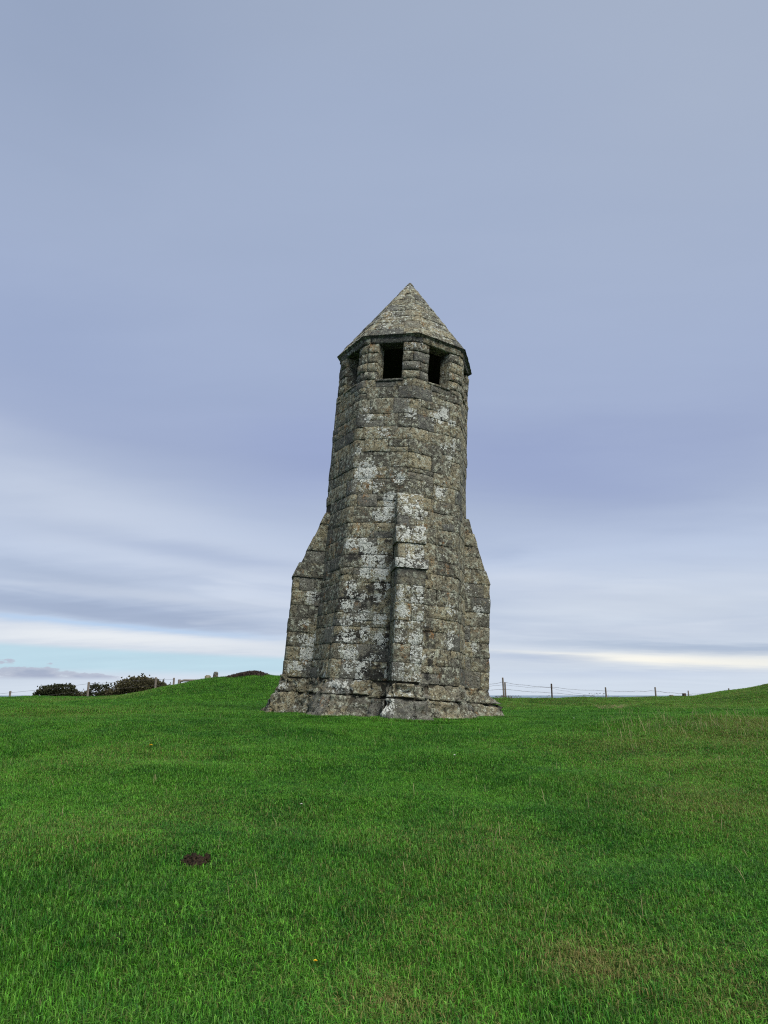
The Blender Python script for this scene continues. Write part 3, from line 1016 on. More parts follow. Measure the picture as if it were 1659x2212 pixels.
    # ---- buttresses
    for k in (0, -2, 2, 4):
        b = BUT[k]
        S = S_but(k)
        zs_ = [ZP - .02, 1.6, 2.4, b['zk'], (b['zk'] + b['zt']) / 2, b['zt']]
        V, F = [], []
        for z in zs_:
            for u in (0, 1, 2, 3):
                p = S(u, z, -.034)
                V.append(p)
        for j in range(len(zs_) - 1):
            for i in range(3):
                F.append((j * 4 + i, j * 4 + i + 1, j * 4 + i + 5, j * 4 + i + 4))
        bt = mesh_obj('buttress', V, F, M_MORTAR, tower)
        vis = k != 4
        if k == 0:
            cs = [ZP, 1.13, 1.52, 2.02, 2.40, 2.80, 3.17, 3.40, 3.79, 4.22, 4.47, 4.79, 5.07]
            pr = [0, .004, -.004, .006, 0, .004, .050, -.012, .030, .0, .004, .0]
            wd = [.36, .38, .40, .30, .34, .60, .8, .22, .8, .22, .6, .5]
        else:
            cs = courses(ZP, b['zk'], .36) + courses(b['zk'], b['zt'], .34)[1:]
            pr = [random.uniform(-.01, .014) for _ in cs]
            nk = len([z for z in cs if z < b['zk'] - .01])
            if k == -2:
                pr[nk] = .035
            wd = [random.uniform(.40, .62) for _ in cs]
        for ci, (z0, z1) in enumerate(zip(cs, cs[1:])):
            zm = (z0 + z1) / 2
            sd = (S(0, zm, 0) - S(1, zm, 0)).length
            if k == 0:
                # front stones, some running round the corner into the side
                fr = layout(S, 1.0, 2.0, zm, wd[ci], .25)
                sides = [(0.0, 1.0), (2.0, 3.0)]
                if ci % 2 and sd > .35:
                    fr[0] = (1 - .5, fr[0][1])
                    sides[0] = (0.0, .5)
                else:
                    fr[0] = (1 - min(.3, .10 / max(sd, .05)), fr[0][1])
                    sides[0] = (0.0, 1 - min(.3, .10 / max(sd, .05)))
                ls = fr + sides
            else:
                j = random.uniform(.22, .38) if ci % 2 else random.uniform(.62, .8)
                if sd < .35:
                    ls = [(0, 1.5), (1.5, 3)]
                else:
                    ls = [(0, 1 - (1 - j)), (j, 2 - .5), (1.5, 2 + (1 - j)), (2 + (1 - j), 3)]
                    if sd > .62 and random.random() < .6 and ci % 2 == 0:
                        c = random.uniform(.25, .4)
                        ls = [(0, c), (c, j), (j, 1.5), (1.5, 3 - j), (3 - j, 3 - c), (3 - c, 3)]
            for a, c in ls:
                if c - a < .02:
                    continue
                stone(S, a, c, z0, z1, 'buttress_stone', bt, proud=pr[ci] + random.uniform(-.005, .005), rough=random.choice((.004, .006, .011)), rnd=random.uniform(.003, .008),
                      gap=random.uniform(.0015, .004), depth=.05, stuff=None if vis else 'buttress',
                      bloom=random.choice((.22, .32, .42)) if k == 0 and a >= .65 and a < 2 else 0.0)
    # ---- roof
    rf = core('roof', S_roof, 8, [0, .25, .5, .75, .955], M_MORTAR, tower, -.022)
    # closed underside
    V = [S_roof(k, .0, -.06) for k in range(8)]
    rs = courses(0.0, .955, .105, .12)
    for ci, (s0, s1) in enumerate(zip(rs, rs[1:])):
        sm_ = (s0 + s1) / 2
        off = random.uniform(.1, .9)
        for a, b in layout(S_roof, -4 + off, 4 + off, sm_, .40 if sm_ < .6 else .34, .38, .07):
            vis = facing(S_roof, (a + b) / 2, sm_) or True
            stone(S_roof, a, b, s0, s1, 'roof_slab', rf, proud=random.uniform(-.006, .006), tip=random.uniform(.0, .011), bloom=random.choice((0, 0, .08, .18)), rough=.009, rnd=random.uniform(.003, .009), gap=.0025,
                  depth=.11 if ci == 0 else .06, stuff=None if facing(S_roof, (a + b) / 2, sm_) else 'roof')
    # cap stone
    V, F = [], []
    prof = [(.935, .0), (.955, .004), (.968, .003), (.978, -.002), (.985, -.010)]
    for s, d in prof:
        for i in range(16):
            V.append(S_roof(i / 2 - 4, s, d * .6))
    V.append(Vector((0, 0, ZE + (ZA - ZE) * .988)))
    for j in range(len(prof) - 1):
        for i in range(16):
            F.append((j * 16 + i, j * 16 + (i + 1) % 16, (j + 1) * 16 + (i + 1) % 16, (j + 1) * 16 + i))
    for i in range(16):
        F.append(((len(prof) - 1) * 16 + i, (len(prof) - 1) * 16 + (i + 1) % 16, len(V) - 1))
    mesh_obj('cap_stone', V, F, M_STONE, rf, True)
    # underside of the eaves
    V = [S_shaft(k, ZE + .005, .075) for k in range(-4, 4)]
    mesh_obj('soffit', V, [tuple(reversed(range(8)))], M_MORTAR, rf)
    for key, par in (('plinth', pl), ('shaft', sh), ('belfry', bf), ('roof', rf), ('buttress', None)):
        if key in MASON:
            o = MASON[key].build('rear_masonry', M_STONE, par if par else tower, True)
            o['kind'] = 'stuff'


build_tower()
#BLOBTOOL#


# ------------------------------------------------------------------ grass
def tuft(seed, blades, spread, hmin, hmax, wid):
    r = random.Random(seed)
    V, F, T = [], [], []
    for _ in range(blades):
        a = r.uniform(0, 2 * PI)
        q = spread * math.sqrt(r.random())
        x, y = q * math.cos(a), q * math.sin(a)
        h = r.uniform(hmin, hmax)
        dr = r.uniform(0, 2 * PI)
        lean = h * r.uniform(.25, 1.5)
        w = wid * (r.uniform(.7, 1.3) if r.random() > .08 else r.uniform(1.8, 2.6))
        px, py = -math.sin(dr) * w / 2, math.cos(dr) * w / 2
        tw = r.uniform(-1, 1)
        b = len(V)
        m = .55
        V += [(x - px, y - py, -.01), (x + px, y + py, -.01),
              (x + math.cos(dr) * lean * .33 + px * .85, y + math.sin(dr) * lean * .33 + py * .85, h * m),
              (x + math.cos(dr) * lean * .33 - px * .85, y + math.sin(dr) * lean * .33 - py * .85, h * m),
              (x + math.cos(dr + tw * .4) * lean, y + math.sin(dr + tw * .4) * lean, h * (1 - .32 * lean / h))]
        F += [(b, b + 1, b + 2, b + 3), (b + 3, b + 2, b + 4)]
        T += [r.random()] * 5
    me = bpy.data.meshes.new('grass_tuft')
    me.from_pydata(V, [], F)
    at_ = me.attributes.new('tone', 'FLOAT', 'POINT')
    at_.data.foreach_set('value', T)
    me.polygons.foreach_set('use_smooth', [True] * len(me.polygons))
    me.materials.append(M_GRASS)
    return bpy.data.objects.new('grass_tuft', me)


DRY = []


def build_grass():
    coll = bpy.data.collections.new('grass_tufts')
    for i in range(7):
        coll.objects.link(tuft(i, 60, .07, .012, .050, .0030))
    P, SC, DR = [], [], []
    dry_blobs = [(on_ground(px, py), r, s) for px, py, r, s in (
        (1270, 2090, .34, .85), (1390, 2085, .30, .6), (1300, 2140, .2, .6), (850, 2170, .35, .5), (1540, 1730, 1.0, .55), (1380, 1610, 1.3, .5), (1590, 1600, 1.6, .55), (1640, 1568, 1.3, .65),
        (1500, 1650, 1.4, .4), (1010, 1830, .9, .28), (1180, 2000, .8, .25), (90, 1800, 1.0, .3), (360, 1760, .8, .25), (1560, 2150, .5, .4), (830, 1900, .7, .15), (600, 1780, .8, .15),
        (250, 1640, 1.4, .25), (120, 1540, 3, .3), (200, 1512, 4, .5), (950, 2000, .6, .3))]

    heaps = [(on_ground(420, 1862), .105), (on_ground(390, 1645), .10)]

    def band(y0, y1, dens, sc):
        c = 1 / math.sqrt(dens)
        w = .58 * y1 + 4.0
        gx, gy = np.meshgrid(np.arange(-w, w, c), np.arange(y0, y1, c))
        x = (gx + rng.uniform(0, c * 1.15, gx.shape)).ravel()
        y = (gy + rng.uniform(0, c * 1.15, gy.shape)).ravel()
        ins = np.abs(x) < .58 * y + 4.0
        x, y = x[ins], y[ins]
        keep = ((x - TX) ** 2 + (y - TY) ** 2) > 1.75 ** 2
        for c, rr in heaps:
            keep &= ((x - c.x) / rr) ** 2 + ((y - c.y) / rr) ** 2 > 1
        x, y = x[keep], y[keep]
        z = sheet_z(x, y)
        # lush and short patches
        lush = ripple(x * .9 + 40, y * .9 + 13) / .06
        lush2 = ripple(x * 3.1 + 7, y * 3.1 + 60) / .06
        s = sc * np.clip(1.0 + .22 * lush + .20 * lush2, .72, 1.5) * rng.uniform(.75, 1.25, len(x))
        d = np.zeros(len(x)) - .12 + np.clip(-lush * .06, 0, .12)
        d += .12 * sstep(x - .25 * y, 1.5, 6)
        for p, r, st in dry_blobs:
            q = ((x - p.x) ** 2 + (y - p.y) ** 2) / r ** 2
            d = np.maximum(d, st * np.exp(-q))
        bank = sstep(x, 0, 6) * sstep(y, 33, 38)  # shade of the bank face put into the turf colour; tufts also shorter
        s *= 1 - .35 * bank
        d = d + .34 * bank
        s *= 1 - .4 * np.clip(d - .2, 0, 1)
        P.append(np.stack([x, y, z], -1))
        SC.append(np.stack([np.full(len(x), sc), np.full(len(x), sc), s], -1))
        DR.append(d)
    band(3.3, 9, 330, 1.0)
    band(9, 17.5, 210, 1.15)
    band(17.5, 30, 80, 1.7)
    band(30, 58, 34, 2.4)
    # a thicker, longer fringe round the foot of the tower
    n = 2600
    u = rng.uniform(0, NPL, n)
    pts = []
    rot = tower.rotation_euler.to_matrix()
    for q in u:
        p = rot @ S_plinth(q, 0.0, float(rng.uniform(.0, .35)))
        pts.append((p.x + TX, p.y + TY))
    pts = np.array(pts)
    P.append(np.stack([pts[:, 0], pts[:, 1], sheet_z(pts[:, 0], pts[:, 1])], -1))
    q = rng.uniform(1.1, 2.2, n)
    SC.append(np.stack([q * .9, q * .9, q], -1))
    DR.append(np.full(n, .1))
    P, SC, DR = np.concatenate(P), np.concatenate(SC), np.concatenate(DR)
    me = bpy.data.meshes.new('grass')
    me.vertices.add(len(P))
    me.vertices.foreach_set('co', P.astype('f').ravel())
    at_ = me.attributes.new('dry_or_shade', 'FLOAT', 'POINT')
    at_.data.foreach_set('value', DR.astype('f'))
    at_ = me.attributes.new('size', 'FLOAT_VECTOR', 'POINT')
    at_.data.foreach_set('vector', SC.astype('f').ravel())
    me.materials.append(M_GRASS)
    o = link(bpy.data.objects.new('grass', me))
    o['kind'] = 'stuff'
    o['label'] = 'short green grass covering the hilltop around the tower'
    o['category'] = 'grass'
    ng = bpy.data.node_groups.new('scatter_grass', 'GeometryNodeTree')
    ng.interface.new_socket('Geometry', in_out='INPUT', socket_type='NodeSocketGeometry')
    ng.interface.new_socket('Geometry', in_out='OUTPUT', socket_type='NodeSocketGeometry')
    N, Lk = ng.nodes, ng.links
    gi, go = N.new('NodeGroupInput'), N.new('NodeGroupOutput')
    ci = N.new('GeometryNodeCollectionInfo')
    ci.inputs['Collection'].default_value = coll
    ci.inputs['Separate Children'].default_value = True
    ci.inputs['Reset Children'].default_value = True
    ip = N.new('GeometryNodeInstanceOnPoints')
    ip.inputs['Pick Instance'].default_value = True
    ri = N.new('FunctionNodeRandomValue')
    ri.data_type = 'INT'
    ri.inputs[4].default_value = 0
    ri.inputs[5].default_value = 6
    rr = N.new('FunctionNodeRandomValue')
    rr.data_type = 'FLOAT_VECTOR'
    rr.inputs[0].default_value = (-.12, -.12, 0)
    rr.inputs[1].default_value = (.12, .12, 6.283)
    na = N.new('GeometryNodeInputNamedAttribute')
    na.data_type = 'FLOAT_VECTOR'
    na.inputs[0].default_value = 'size'
    Lk.new(gi.outputs[0], ip.inputs['Points'])
    Lk.new(ci.outputs[0], ip.inputs['Instance'])
    Lk.new(ri.outputs[2], ip.inputs['Instance Index'])
    Lk.new(rr.outputs[0], ip.inputs['Rotation'])
    Lk.new(na.outputs[0], ip.inputs['Scale'])
    Lk.new(ip.outputs[0], go.inputs[0])
    md = o.modifiers.new('scatter', 'NODES')
    md.node_group = ng
    # long pale seed stalks standing out of the turf
    mb = MB()
    rs = random.Random(5)

    def stalk(p, h, lean, w):
        a = rs.uniform(0, 2 * PI)
        k = [Vector((p.x + math.cos(a) * lean * t * t, p.y + math.sin(a) * lean * t * t, p.z + h * t)) for t in (0, .4, .75, 1)]
        sd = Vector((math.cos(a + 1.5), math.sin(a + 1.5), 0)) * w
        vs = []
        for i, q in enumerate(k):
            ww = (1, .9, 1.0, .3)[i]
            vs += [q - sd * ww, q + sd * ww]
        mb.add(vs, [(0, 1, 3, 2), (2, 3, 5, 4), (4, 5, 7, 6)])
    for px, py, h in ((160, 1860, .16), (300, 1790, .13), (415, 1840, .10), (495, 1960, .14), (700, 1755, .1), (1065, 1840, .17), (1080, 1810, .12), (1330, 2080, .14), (1432, 1735, .14), (1448, 1725, .16),
                      (1560, 1800, .12), (1175, 2010, .12), (1010, 1860, .10), (1600, 1900, .12), (1390, 1990, .13), (1500, 1960, .13), (1250, 1985, .14), (980, 1740, .1), (235, 1700, .13), (660, 1700, .1)):
        stalk(on_ground(px, py), h, rs.uniform(.02, .08), .0022)
    for _ in range(420):
        # clusters on the swell at the right
        px, py = rs.gauss(1450, 130), rs.gauss(1565, 22)
        if 1290 < px < 1700 and 1525 < py < 1680:
            stalk(on_ground(px, py), rs.uniform(.10, .24), rs.uniform(.02, .12), .0024)
    for _ in range(260):
        y = rs.uniform(4.5, 15)
        x = rs.uniform(-1, 1) * (.58 * y)
        stalk(Vector((x, y, gz(x, y))), rs.uniform(.06, .13), rs.uniform(.01, .07), .0018)
    o = mb.build('grass_stalk', M_STALK)
    o['kind'] = 'stuff'
    o['label'] = 'thin pale seed stalks standing above the short turf'
    o['category'] = 'grass'


build_grass()


# ------------------------------------------------------------------ fences
def post(parent, x, y, top, w, mat, lean=0.0, deep=.3):
    z0 = gz(x, y) - deep
    mb = MB()
    rs = random.Random(int(abs(x) * 100))
    prof = []
    for z in (z0, z0 + deep, (z0 + top) / 2 + .1, top - .02, top):
        k = 1.0 if z < top - .01 else .8
        a = []
        for i in range(8):
            th = 2 * PI * i / 8 + .3
            rr = w / 2 * k * (1 + .12 * rs.uniform(-1, 1))
            a.append((x + lean * (z - z0) + rr * math.cos(th), y + rr * math.sin(th), z + (.02 * math.sin(th * 2 + x) if z >= top else 0)))
        prof.append(a)
    vs = [q for r in prof for q in r]
    fs = [(i * 8 + k, i * 8 + (k + 1) % 8, (i + 1) * 8 + (k + 1) % 8, (i + 1) * 8 + k) for i in range(4) for k in range(8)]
    fs.append(tuple(4 * 8 + k for k in range(8)))
    mb.add(vs, fs)
    o = mb.build('fence_post', mat, parent)
    # keep world placement: the parent sits at pf
    o.matrix_parent_inverse = parent.matrix_basis.inverted()
    return o


def wire(parent, pts, sag, rad, barbs=False, wob=.0):
    rs = random.Random(int(abs(pts[0][2]) * 1000))
    out = []
    for a, b in zip(pts, pts[1:]):
        a, b = Vector(a), Vector(b)
        n = 10
        for i in range(n):
            t = i / n
            p = a + (b - a) * t
            p.z -= sag * 4 * t * (1 - t) + wob * rs.uniform(-1, 1)
            out.append(p)
    out.append(Vector(pts[-1]))
    mb = MB()
    mb.tube(out, rad, 5)
    if barbs:
        for a, b in zip(out, out[1:]):
            for t in np.arange(0, 1, .25):
                p = a + (b - a) * float(t)
                v = Vector((rs.uniform(-.3, .3), rs.uniform(-1, 1), rs.uniform(-1, 1))).normalized() * .035
                mb.tube([p - v, p + v], rad * .6, 3, False)
    o = mb.build('fence_wire', M_WIRE, parent)
    o.matrix_parent_inverse = parent.matrix_basis.inverted()
    return o


def build_fences():
    YF = 54.0
    x0 = at(1086, 1500, YF).x
    t = thing('wire_fence', 'barbed wire fence on thin wooden posts behind the low bank, right of the tower', 'fence', (x0, YF, gz(x0, YF)))
    bpy.context.view_layer.update()
    spec = [(985, 1476, .09, M_POST, 0), (1086, 1464, .13, M_POST, -.022), (1191, 1477, .12, M_POST_DARK, 0), (1308, 1484.5, .11, M_POST, -.012), (1415, 1484.5, .11, M_POST, -.008),
            (1486.5, 1492, .09, M_POST, 0), (1574, 1487, .10, M_POST, 0), (1700, 1470, .10, M_POST, 0)]
    tops = []
    for i, (px, py, w, m, ln) in enumerate(spec):
        y = YF + (i - 1) * .35
        p = at(px, py, y)
        hgt = p.z - gz(p.x, y)
        post(t, p.x - ln * hgt, y, p.z, w, m, ln)
        tops.append((p.x, y, p.z))
    p = at(1092.5, 1474, YF + .3)
    post(t, p.x - .03, p.y, p.z, .12, M_POST, -.02)
    offs = [-.30, -.52, -.86]
    for d, sg in ((-.26, .04), (-.66, .03)):
        wire(t, [(x, y, z + d * (1.25 if i == 1 else 1)) for i, (x, y, z) in enumerate(tops)], sg, .0085, True, .03)
    wire(t, [(x, y, z - (.34, .52, .30, .78, .84, .7, .6, .7)[i]) for i, (x, y, z) in enumerate(tops)], .05, .0065, False, .04)
    # stub of a dark gate post beside the fifth fence post
    p = at(1477.5, 1498, 52.5)
    g = thing('gate_post', 'stout dark wooden post standing beside a thinner post on the right bank', 'post', (p.x, p.y, gz(p.x, p.y)))
    bpy.context.view_layer.update()
    o = post(g, p.x, p.y, p.z, .28, M_POST_DARK)
    o.name = 'post_shaft'
    # left: posts in front of the gorse
    YL = 58.0
    p0 = at(192, 1490, YL)
    t = thing('wire_fence', 'thin wire fence with grey posts running in front of the gorse bushes at left', 'fence', (p0.x, YL, gz(p0.x, YL)))
    bpy.context.view_layer.update()
    tops = []
    for px, py, w in ((-60, 1499, .13), (22.5, 1493, .16), (192, 1473.5, .17), (337, 1463, .17), (376, 1464.5, .15)):
        p = at(px, py, YL)
        post(t, p.x, YL, p.z, w, M_POST)
        tops.append((p.x, YL - .06, p.z))
    wire(t, [(x, y, z - .12) for x, y, z in tops], .04, .0085)
    wire(t, [(x, y, z - .62) for x, y, z in tops], .04, .0085)
    # rail fence behind the mound
    pa, pb = at(388, 1468, 57), at(470, 1466, 57)
    t = thing('rail_fence', 'low wooden rail on a post disappearing behind the grassy mound', 'fence', (pa.x, 57, gz(pa.x, 57)))
    bpy.context.view_layer.update()
    post(t, pa.x, 57, pa.z, .24, M_POST)
    post(t, pb.x, 57, pb.z, .24, M_POST)
    mb = MB()
    mb.tube([(pa.x + .1, 56.95, pa.z - .13), (pa.x + .35, 56.95, pa.z - .06), ((pa.x + pb.x) / 2, 56.95, pa.z - .07), (pb.x, 56.95, pb.z - .14)], .085, 8)
    o = mb.build('rail', M_POST, t)
    o.matrix_parent_inverse = t.matrix_basis.inverted()
    # weathered stone stub on the mound and one on the right bank
    for px, pb_, w, hpx, Y, lab, tilt in ((465.5, 1462, .34, 10.5, 46.5, 'upright weathered stone stub on the flank of the left mound', .0),
                                           (449, 1461, .42, 2.5, 47.5, 'low flat grey stone beside the upright stub on the mound', .0),
                                           (1447, 1509, .36, 7.5, 49.5, 'small slanting grey stone on the crest of the right bank', .5)):
        p = at(px, pb_, Y)
        zg = gz(p.x, Y)
        h = hpx * Y / FPX + max(0, p.z - zg) + .0
        mb = MB()
        rs = random.Random(int(px))
        prof = []
        for z, k in ((-.2, 1.1), (.0, 1.05), (h * .5, 1), (h * .85, .9), (h, .55)):
            prof.append([(math.cos(2 * PI * i / 9) * w / 2 * k * rs.uniform(.9, 1.1) + z * tilt, math.sin(2 * PI * i / 9) * w * .35 * k * rs.uniform(.9, 1.1), z) for i in range(9)])
        vs = [q for r in prof for q in r]
        fs = [(i * 9 + k, i * 9 + (k + 1) % 9, (i + 1) * 9 + (k + 1) % 9, (i + 1) * 9 + k) for i in range(4) for k in range(9)]
        fs.append(tuple(36 + k for k in range(9)))
        mb.add(vs, fs)
        o = mb.build('marker_stone', M_STONE, None, False)
        o.location = (p.x, Y, zg)
        tag(o, lab, 'stone')


build_fences()


# ------------------------------------------------------------------ bushes and weeds
def bush(name, label, lobes, base, n, mat, size, seed, group, bare=0):
    """gorse: spiky little sprays spread through a lumpy volume"""
    rs = random.Random(seed)
    t = thing(name, label, 'bush', base, (0, 0, 0), group)
    mb = MB()
    tot = sum(l[3] * l[4] * l[5] for l in lobes)
    for cx, cy, cz, rx, ry, rz in lobes:
        for _ in range(int(n * rx * ry * rz / tot)):
            while True:
                d = Vector((rs.gauss(0, 1), rs.gauss(0, 1), rs.gauss(0, 1))).normalized()
                if d.z > -.45:
                    break
            r = rs.uniform(.55, 1.0) ** .5
            q = mn.noise(Vector((d.x * 3.0 + seed, d.y * 3.0 + cx, d.z * 3.0 + cz)))
            r *= 1 + .38 * q
            p = Vector((cx + d.x * rx * r, cy + d.y * ry * r, cz + d.z * rz * r))
            if p.z < 0:
                p.z = rs.uniform(0, .2)
            if rs.random() < .05:
                p = p + d * rs.uniform(.05, .28)
            # a spray: three crossing spikes pointing outwards and up
            up = (d + Vector((rs.uniform(-.5, .5), rs.uniform(-.5, .5), .5 + rs.uniform(-.4, .4)))).normalized()
            for _k in range(3):
                v = (up + Vector((rs.uniform(-.7, .7), rs.uniform(-.7, .7), rs.uniform(-.5, .6)))).normalized()
                s = v.cross(Vector((rs.uniform(-1, 1), rs.uniform(-1, 1), rs.uniform(-1, 1)))).normalized()
                L, W = size * rs.uniform(.6, 1.4), size * rs.uniform(.22, .42)
                mb.add([p - s * W * .4, p + v * L * .45 - s * W, p + v * L, p + v * L * .5 + s * W], [(0, 1, 2, 3)])
    mb.build('foliage', mat, t)
    tk = MB()
    for _ in range(7):
        l = rs.choice(lobes)
        b = Vector((l[0] + rs.uniform(-.3, .3) * l[3], l[1] + rs.uniform(-.3, .3) * l[4], -.1))
        e = Vector((l[0] + rs.uniform(-.7, .7) * l[3], l[1] + rs.uniform(-.5, .5) * l[4], l[2] + rs.uniform(.2, .8) * l[5]))
        m = b.lerp(e, .5) + Vector((rs.uniform(-.15, .15), rs.uniform(-.15, .15), 0))
        tk.tube([b, m, e], [.05, .035, .012], 5)
    tk.build('trunk', M_TWIG, t)
    return t


def build_bushes():
    Y = 62.0
    k = Y / FPX

    def base(px):
        p = at(px, 1500, Y)
        return (p.x, Y, gz(p.x, Y) - .05)

    def lob(b, px, py, wpx, hpx, depth=1.0):
        p = at(px, py, Y)
        return (p.x - b[0], 0, p.z - b[2] - .12, wpx * k / 2, depth, hpx * k / 2 * .84)
    g = 'dark gorse bushes beyond the left fence'
    b = base(123)
    bush('gorse_bush', 'dark rounded gorse bush, leftmost on the skyline', [lob(b, 112, 1492, 56, 30, 1.1), lob(b, 133, 1490, 60, 34, 1.1), lob(b, 98, 1498, 44, 22, 1), lob(b, 150, 1498, 46, 24, 1), lob(b, 125, 1505, 90, 24, 1)],
         b, 3000, M_GORSE, .14, 3, g)
    b = base(183)
    bush('gorse_bush', 'low thin gorse bush in the gap left of the second fence post', [lob(b, 184, 1500, 30, 16, .7), lob(b, 174, 1503, 24, 12, .6), lob(b, 190, 1495, 10, 12, .5)], b, 420, M_GORSE_BROWN, .12, 4, g)
    b = base(212)
    bush('gorse_bush', 'ragged open gorse bush beside the second fence post', [lob(b, 205, 1487, 18, 26, .6), lob(b, 222, 1484, 26, 14, .5), lob(b, 236, 1479, 10, 9, .4), lob(b, 226, 1497, 30, 18, .7), lob(b, 205, 1500, 22, 14, .6)], b, 900, M_GORSE, .13, 5, g)
    b = base(297)
    bush('gorse_bush', 'large domed brownish gorse bush sloping down behind the mound', [lob(b, 300, 1481, 74, 50, 1.8), lob(b, 325, 1484, 64, 42, 1.8), lob(b, 276, 1484, 46, 40, 1.6), lob(b, 345, 1490, 50, 34, 1.6), lob(b, 256, 1497, 56, 30, 1.4), lob(b, 238, 1501, 34, 18, 1),
          lob(b, 300, 1500, 140, 40, 1.6), lob(b, 355, 1484, 20, 12, 1)], b, 6500, M_GORSE_BROWN, .145, 6, g)
    # dark heather on the crown of the mound
    rs = random.Random(9)
    mb = MB()
    for _ in range(2600):
        px = rs.gauss(537, 17)
        x = at(px, 1453, 44.6).x
        y = 44.6 + rs.uniform(-1.6, 1.2)
        w = abs(px - 537) / 42
        if w > 1:
            continue
        p = Vector((x, y, gz(x, y) + rs.uniform(0, .16 * (1 - w * w))))
        v = Vector((rs.uniform(-.6, .6), rs.uniform(-.6, .6), 1)).normalized()
        s = v.cross(Vector((rs.uniform(-1, 1), rs.uniform(-1, 1), .1))).normalized()
        mb.add([p - s * .01, p + v * .06 - s * .03, p + v * .13, p + v * .06 + s * .03], [(0, 1, 2, 3)])
    o = mb.build('heather', M_TWIG_DARK)
    o['kind'] = 'stuff'
    o['label'] = 'dark low heather on the crown of the left mound'
    o['category'] = 'heather'

    # leafless brambles
    def bramble(name, label, cat, c, n, L, spread, mat, rad, seed, leaves=0, up=1.0):
        rs = random.Random(seed)
        t = thing(name, label, cat, c)
        mb, lf = MB(), MB()
        for _ in range(n):
            a = rs.uniform(0, 2 * PI)
            b = Vector((rs.uniform(-spread, spread), rs.uniform(-.5, .5), -.05))
            l = L * rs.uniform(.4, 1)
            pts = []
            for i in range(7):
                q = i / 6
                pts.append(b + Vector((math.cos(a) * l * .8 * q, math.sin(a) * l * .4 * q, up * l * (q - .55 * q * q) + rs.uniform(-.02, .02))))
            mb.tube(pts, [rad * (1 - .6 * i / 6) for i in range(7)], 4, False)
            for _k in range(leaves):
                p = pts[rs.randrange(2, 7)] + Vector((rs.uniform(-.05, .05), 0, rs.uniform(-.05, .05)))
                v = Vector((rs.uniform(-1, 1), rs.uniform(-1, 1), rs.uniform(-1, 1))).normalized() * .05
                s = v.cross(Vector((0, 1, .3))).normalized() * .03
                lf.add([p, p + v * .5 - s, p + v, p + v * .5 + s], [(0, 1, 2, 3)])
        mb.build('stem', mat, t)
        if leaves:
            lf.build('leaf', M_GORSE_BROWN, t)
        return t
    p = at(1090, 1508, 53)
    bramble('bramble', 'tangle of dark bare brambles at the foot of the tall fence post by the tower', 'bramble', (p.x, 53, gz(p.x, 53)), 70, 1.3, 1.1, M_TWIG, .009, 21, 5, .9)
    p = at(1205, 1500, 53)
    bramble('bramble', 'few thin bramble stems showing over the bank near the dark fence post', 'bramble', (p.x - 1.2, 53, gz(p.x, 53)), 16, 1.0, 1.0, M_TWIG, .007, 22, 2, .9)
    p = at(1340, 1500, 53)
    bramble('tall_weed', 'faint tall weeds rising behind the bank between two fence posts', 'weed', (at(1290, 1500, 53).x, 53, gz(p.x, 53)), 26, .95, .8, M_TWIG, .005, 23, 3, 1.5)
    p = on_ground(1320, 1533)
    bramble('dead_twigs', 'clump of dead brown twigs lying on the face of the right bank', 'twigs', p, 60, .75, .55, M_STALK, .008, 24, 0, .8)

    # weeds at the foot of the tower
    def weed(px, py, label, n, r, h, seed):
        rs = random.Random(seed)
        p = on_ground(px, py)
        t = thing('weed', label, 'weed', p)
        lf, st = MB(), MB()
        for _ in range(n):
            a, q = rs.uniform(0, 2 * PI), r * math.sqrt(rs.random())
            hh = h * rs.uniform(.4, 1) * (1 - .5 * q / r)
            b = Vector((q * math.cos(a), q * math.sin(a) * .6, 0))
            e = b + Vector((rs.uniform(-.05, .05), rs.uniform(-.05, .05), hh))
            st.tube([b, e], .003, 4, False)
            for kx in range(6):
                c = b.lerp(e, rs.uniform(.25, 1))
                th = rs.uniform(0, 2 * PI)
                L, W = rs.uniform(.03, .07), rs.uniform(.012, .022)
                v = Vector((math.cos(th), math.sin(th), rs.uniform(-.2, .4))) * L
                s = Vector((-math.sin(th), math.cos(th), 0)) * W
                lf.add([c, c + v * .5 - s, c + v, c + v * .5 + s], [(0, 1, 2, 3)])
        lf.build('leaf', M_WEED, t)
        st.build('stem', M_WEED, t)
    gw = None
    weed(712, 1538, 'dark leafy weed at the tower foot, between left and front buttress', 40, .24, .22, 1)
    weed(950, 1547, 'green leafy weed growing from the plinth right of the front buttress', 30, .16, .30, 2)
    weed(1025, 1551, 'low leafy weed in the shade at the foot of the right buttress', 44, .30, .16, 3)
    weed(885, 1551, 'small sprig of weed against the plinth below the front buttress', 14, .12, .12, 4)


build_bushes()


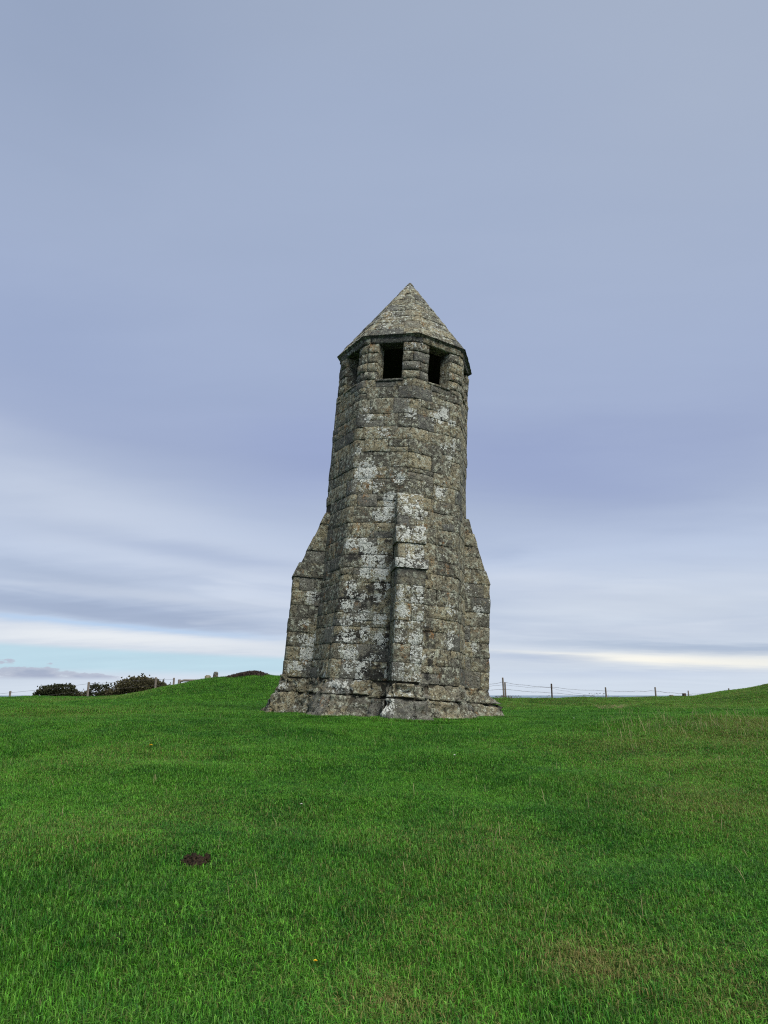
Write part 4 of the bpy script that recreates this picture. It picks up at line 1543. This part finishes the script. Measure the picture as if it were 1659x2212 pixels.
# ------------------------------------------------------------------ small things in the turf
def build_small():
    def clod(px, py, label, blobs, seed):
        rs = random.Random(seed)
        p = on_ground(px, py)
        t = thing('earth_heap', label, 'earth', p)
        mb = MB()
        for bx, by, r, hh in blobs:
            nu, nv = 14, 8
            vs = []
            for j in range(nv + 1):
                th = PI / 2 * j / nv
                for i in range(nu):
                    a = 2 * PI * i / nu
                    d = Vector((math.cos(a) * math.cos(th), math.sin(a) * math.cos(th), math.sin(th)))
                    q = 1 + .45 * mn.noise(d * 3.1 + Vector((seed, bx * 30, 0))) + .30 * mn.noise(d * 8 + Vector((bx * 50, seed, 2)))
                    vs.append((bx + d.x * r * q, by + d.y * r * q * .9, d.z * hh * q - .008))
            fs = [(j * nu + i, j * nu + (i + 1) % nu, (j + 1) * nu + (i + 1) % nu, (j + 1) * nu + i) for j in range(nv) for i in range(nu)]
            mb.add(vs, fs)
        mb.build('soil', M_EARTH, t)
        cr = MB()
        for _ in range(60):
            bx, by, r, hh = rs.choice(blobs)
            a = rs.uniform(0, 2 * PI)
            q = r * rs.uniform(.3, 1.15)
            c = Vector((bx + q * math.cos(a), by + q * math.sin(a), hh * max(0.1, 1 - q / r / 1.1) + .004))
            s = rs.uniform(.004, .011)
            dv = [Vector((1, 0, 0)), Vector((0, 1, 0)), Vector((-1, 0, 0)), Vector((0, -1, 0)), Vector((0, 0, 1)), Vector((0, 0, -1))]
            cr.add([c + d * s * rs.uniform(.6, 1.3) for d in dv], [(0, 1, 4), (1, 2, 4), (2, 3, 4), (3, 0, 4), (1, 0, 5), (2, 1, 5), (3, 2, 5), (0, 3, 5)])
        o = cr.build('crumb', M_EARTH, t)
        o['kind'] = 'stuff'
    clod(420, 1866, 'dark brown crumbly earth heap in the turf, nearest the camera', [(-.055, .02, .042, .055), (.0, .0, .050, .070), (.045, -.02, .048, .058), (.080, .02, .026, .066), (.02, -.045, .045, .045), (-.03, -.03, .035, .042)], 3)
    clod(390, 1647, 'small dark scrape of earth farther up the turf at left', [(-.03, .0, .05, .035), (.05, .01, .04, .03)], 8)

    def flower(px, py, name, label, mat, rad, h, group):
        p = on_ground(px, py)
        t = thing(name, label, 'flower', p, (0, 0, 0), group)
        pt, st = MB(), MB()
        st.tube([(0, 0, 0), (.002, 0, h)], .0022, 5)
        rs = random.Random(int(px))
        for lay in range(3):
            for i in range(16):
                a = 2 * PI * i / 16 + lay * .2
                L = rad * (1 - .25 * lay) * rs.uniform(.85, 1.1)
                w = rad * .16
                v = Vector((math.cos(a), math.sin(a), .25 + .35 * lay))
                s = Vector((-math.sin(a), math.cos(a), 0)) * w
                c = Vector((.002, 0, h))
                pt.add([c, c + v * L * .6 - s, c + v * L, c + v * L * .6 + s], [(0, 1, 2, 3)])
        pt.build('petals', mat, t)
        st.build('stem', M_WEED, t)
        return t
    g = 'yellow dandelions in the turf'
    flower(325, 1620, 'dandelion', 'small yellow dandelion in the middle distance at left', M_YELLOW, .034, .06, g)
    flower(680, 2100, 'dandelion', 'yellow dandelion in the near turf, lower centre of the picture', M_YELLOW, .011, .05, g)
    g = 'white daisies in the turf'
    for px, py, lab, r in ((982, 1642, 'tiny white daisy in the turf to the left of the swell', .02), (650, 1752, 'tiny white daisy above and right of the earth heap', .013),
                           (1240, 1558, 'tiny white daisy in front of the right bank', .02)):
        flower(px, py, 'daisy', lab, M_WHITE, r, .06, g)


build_small()
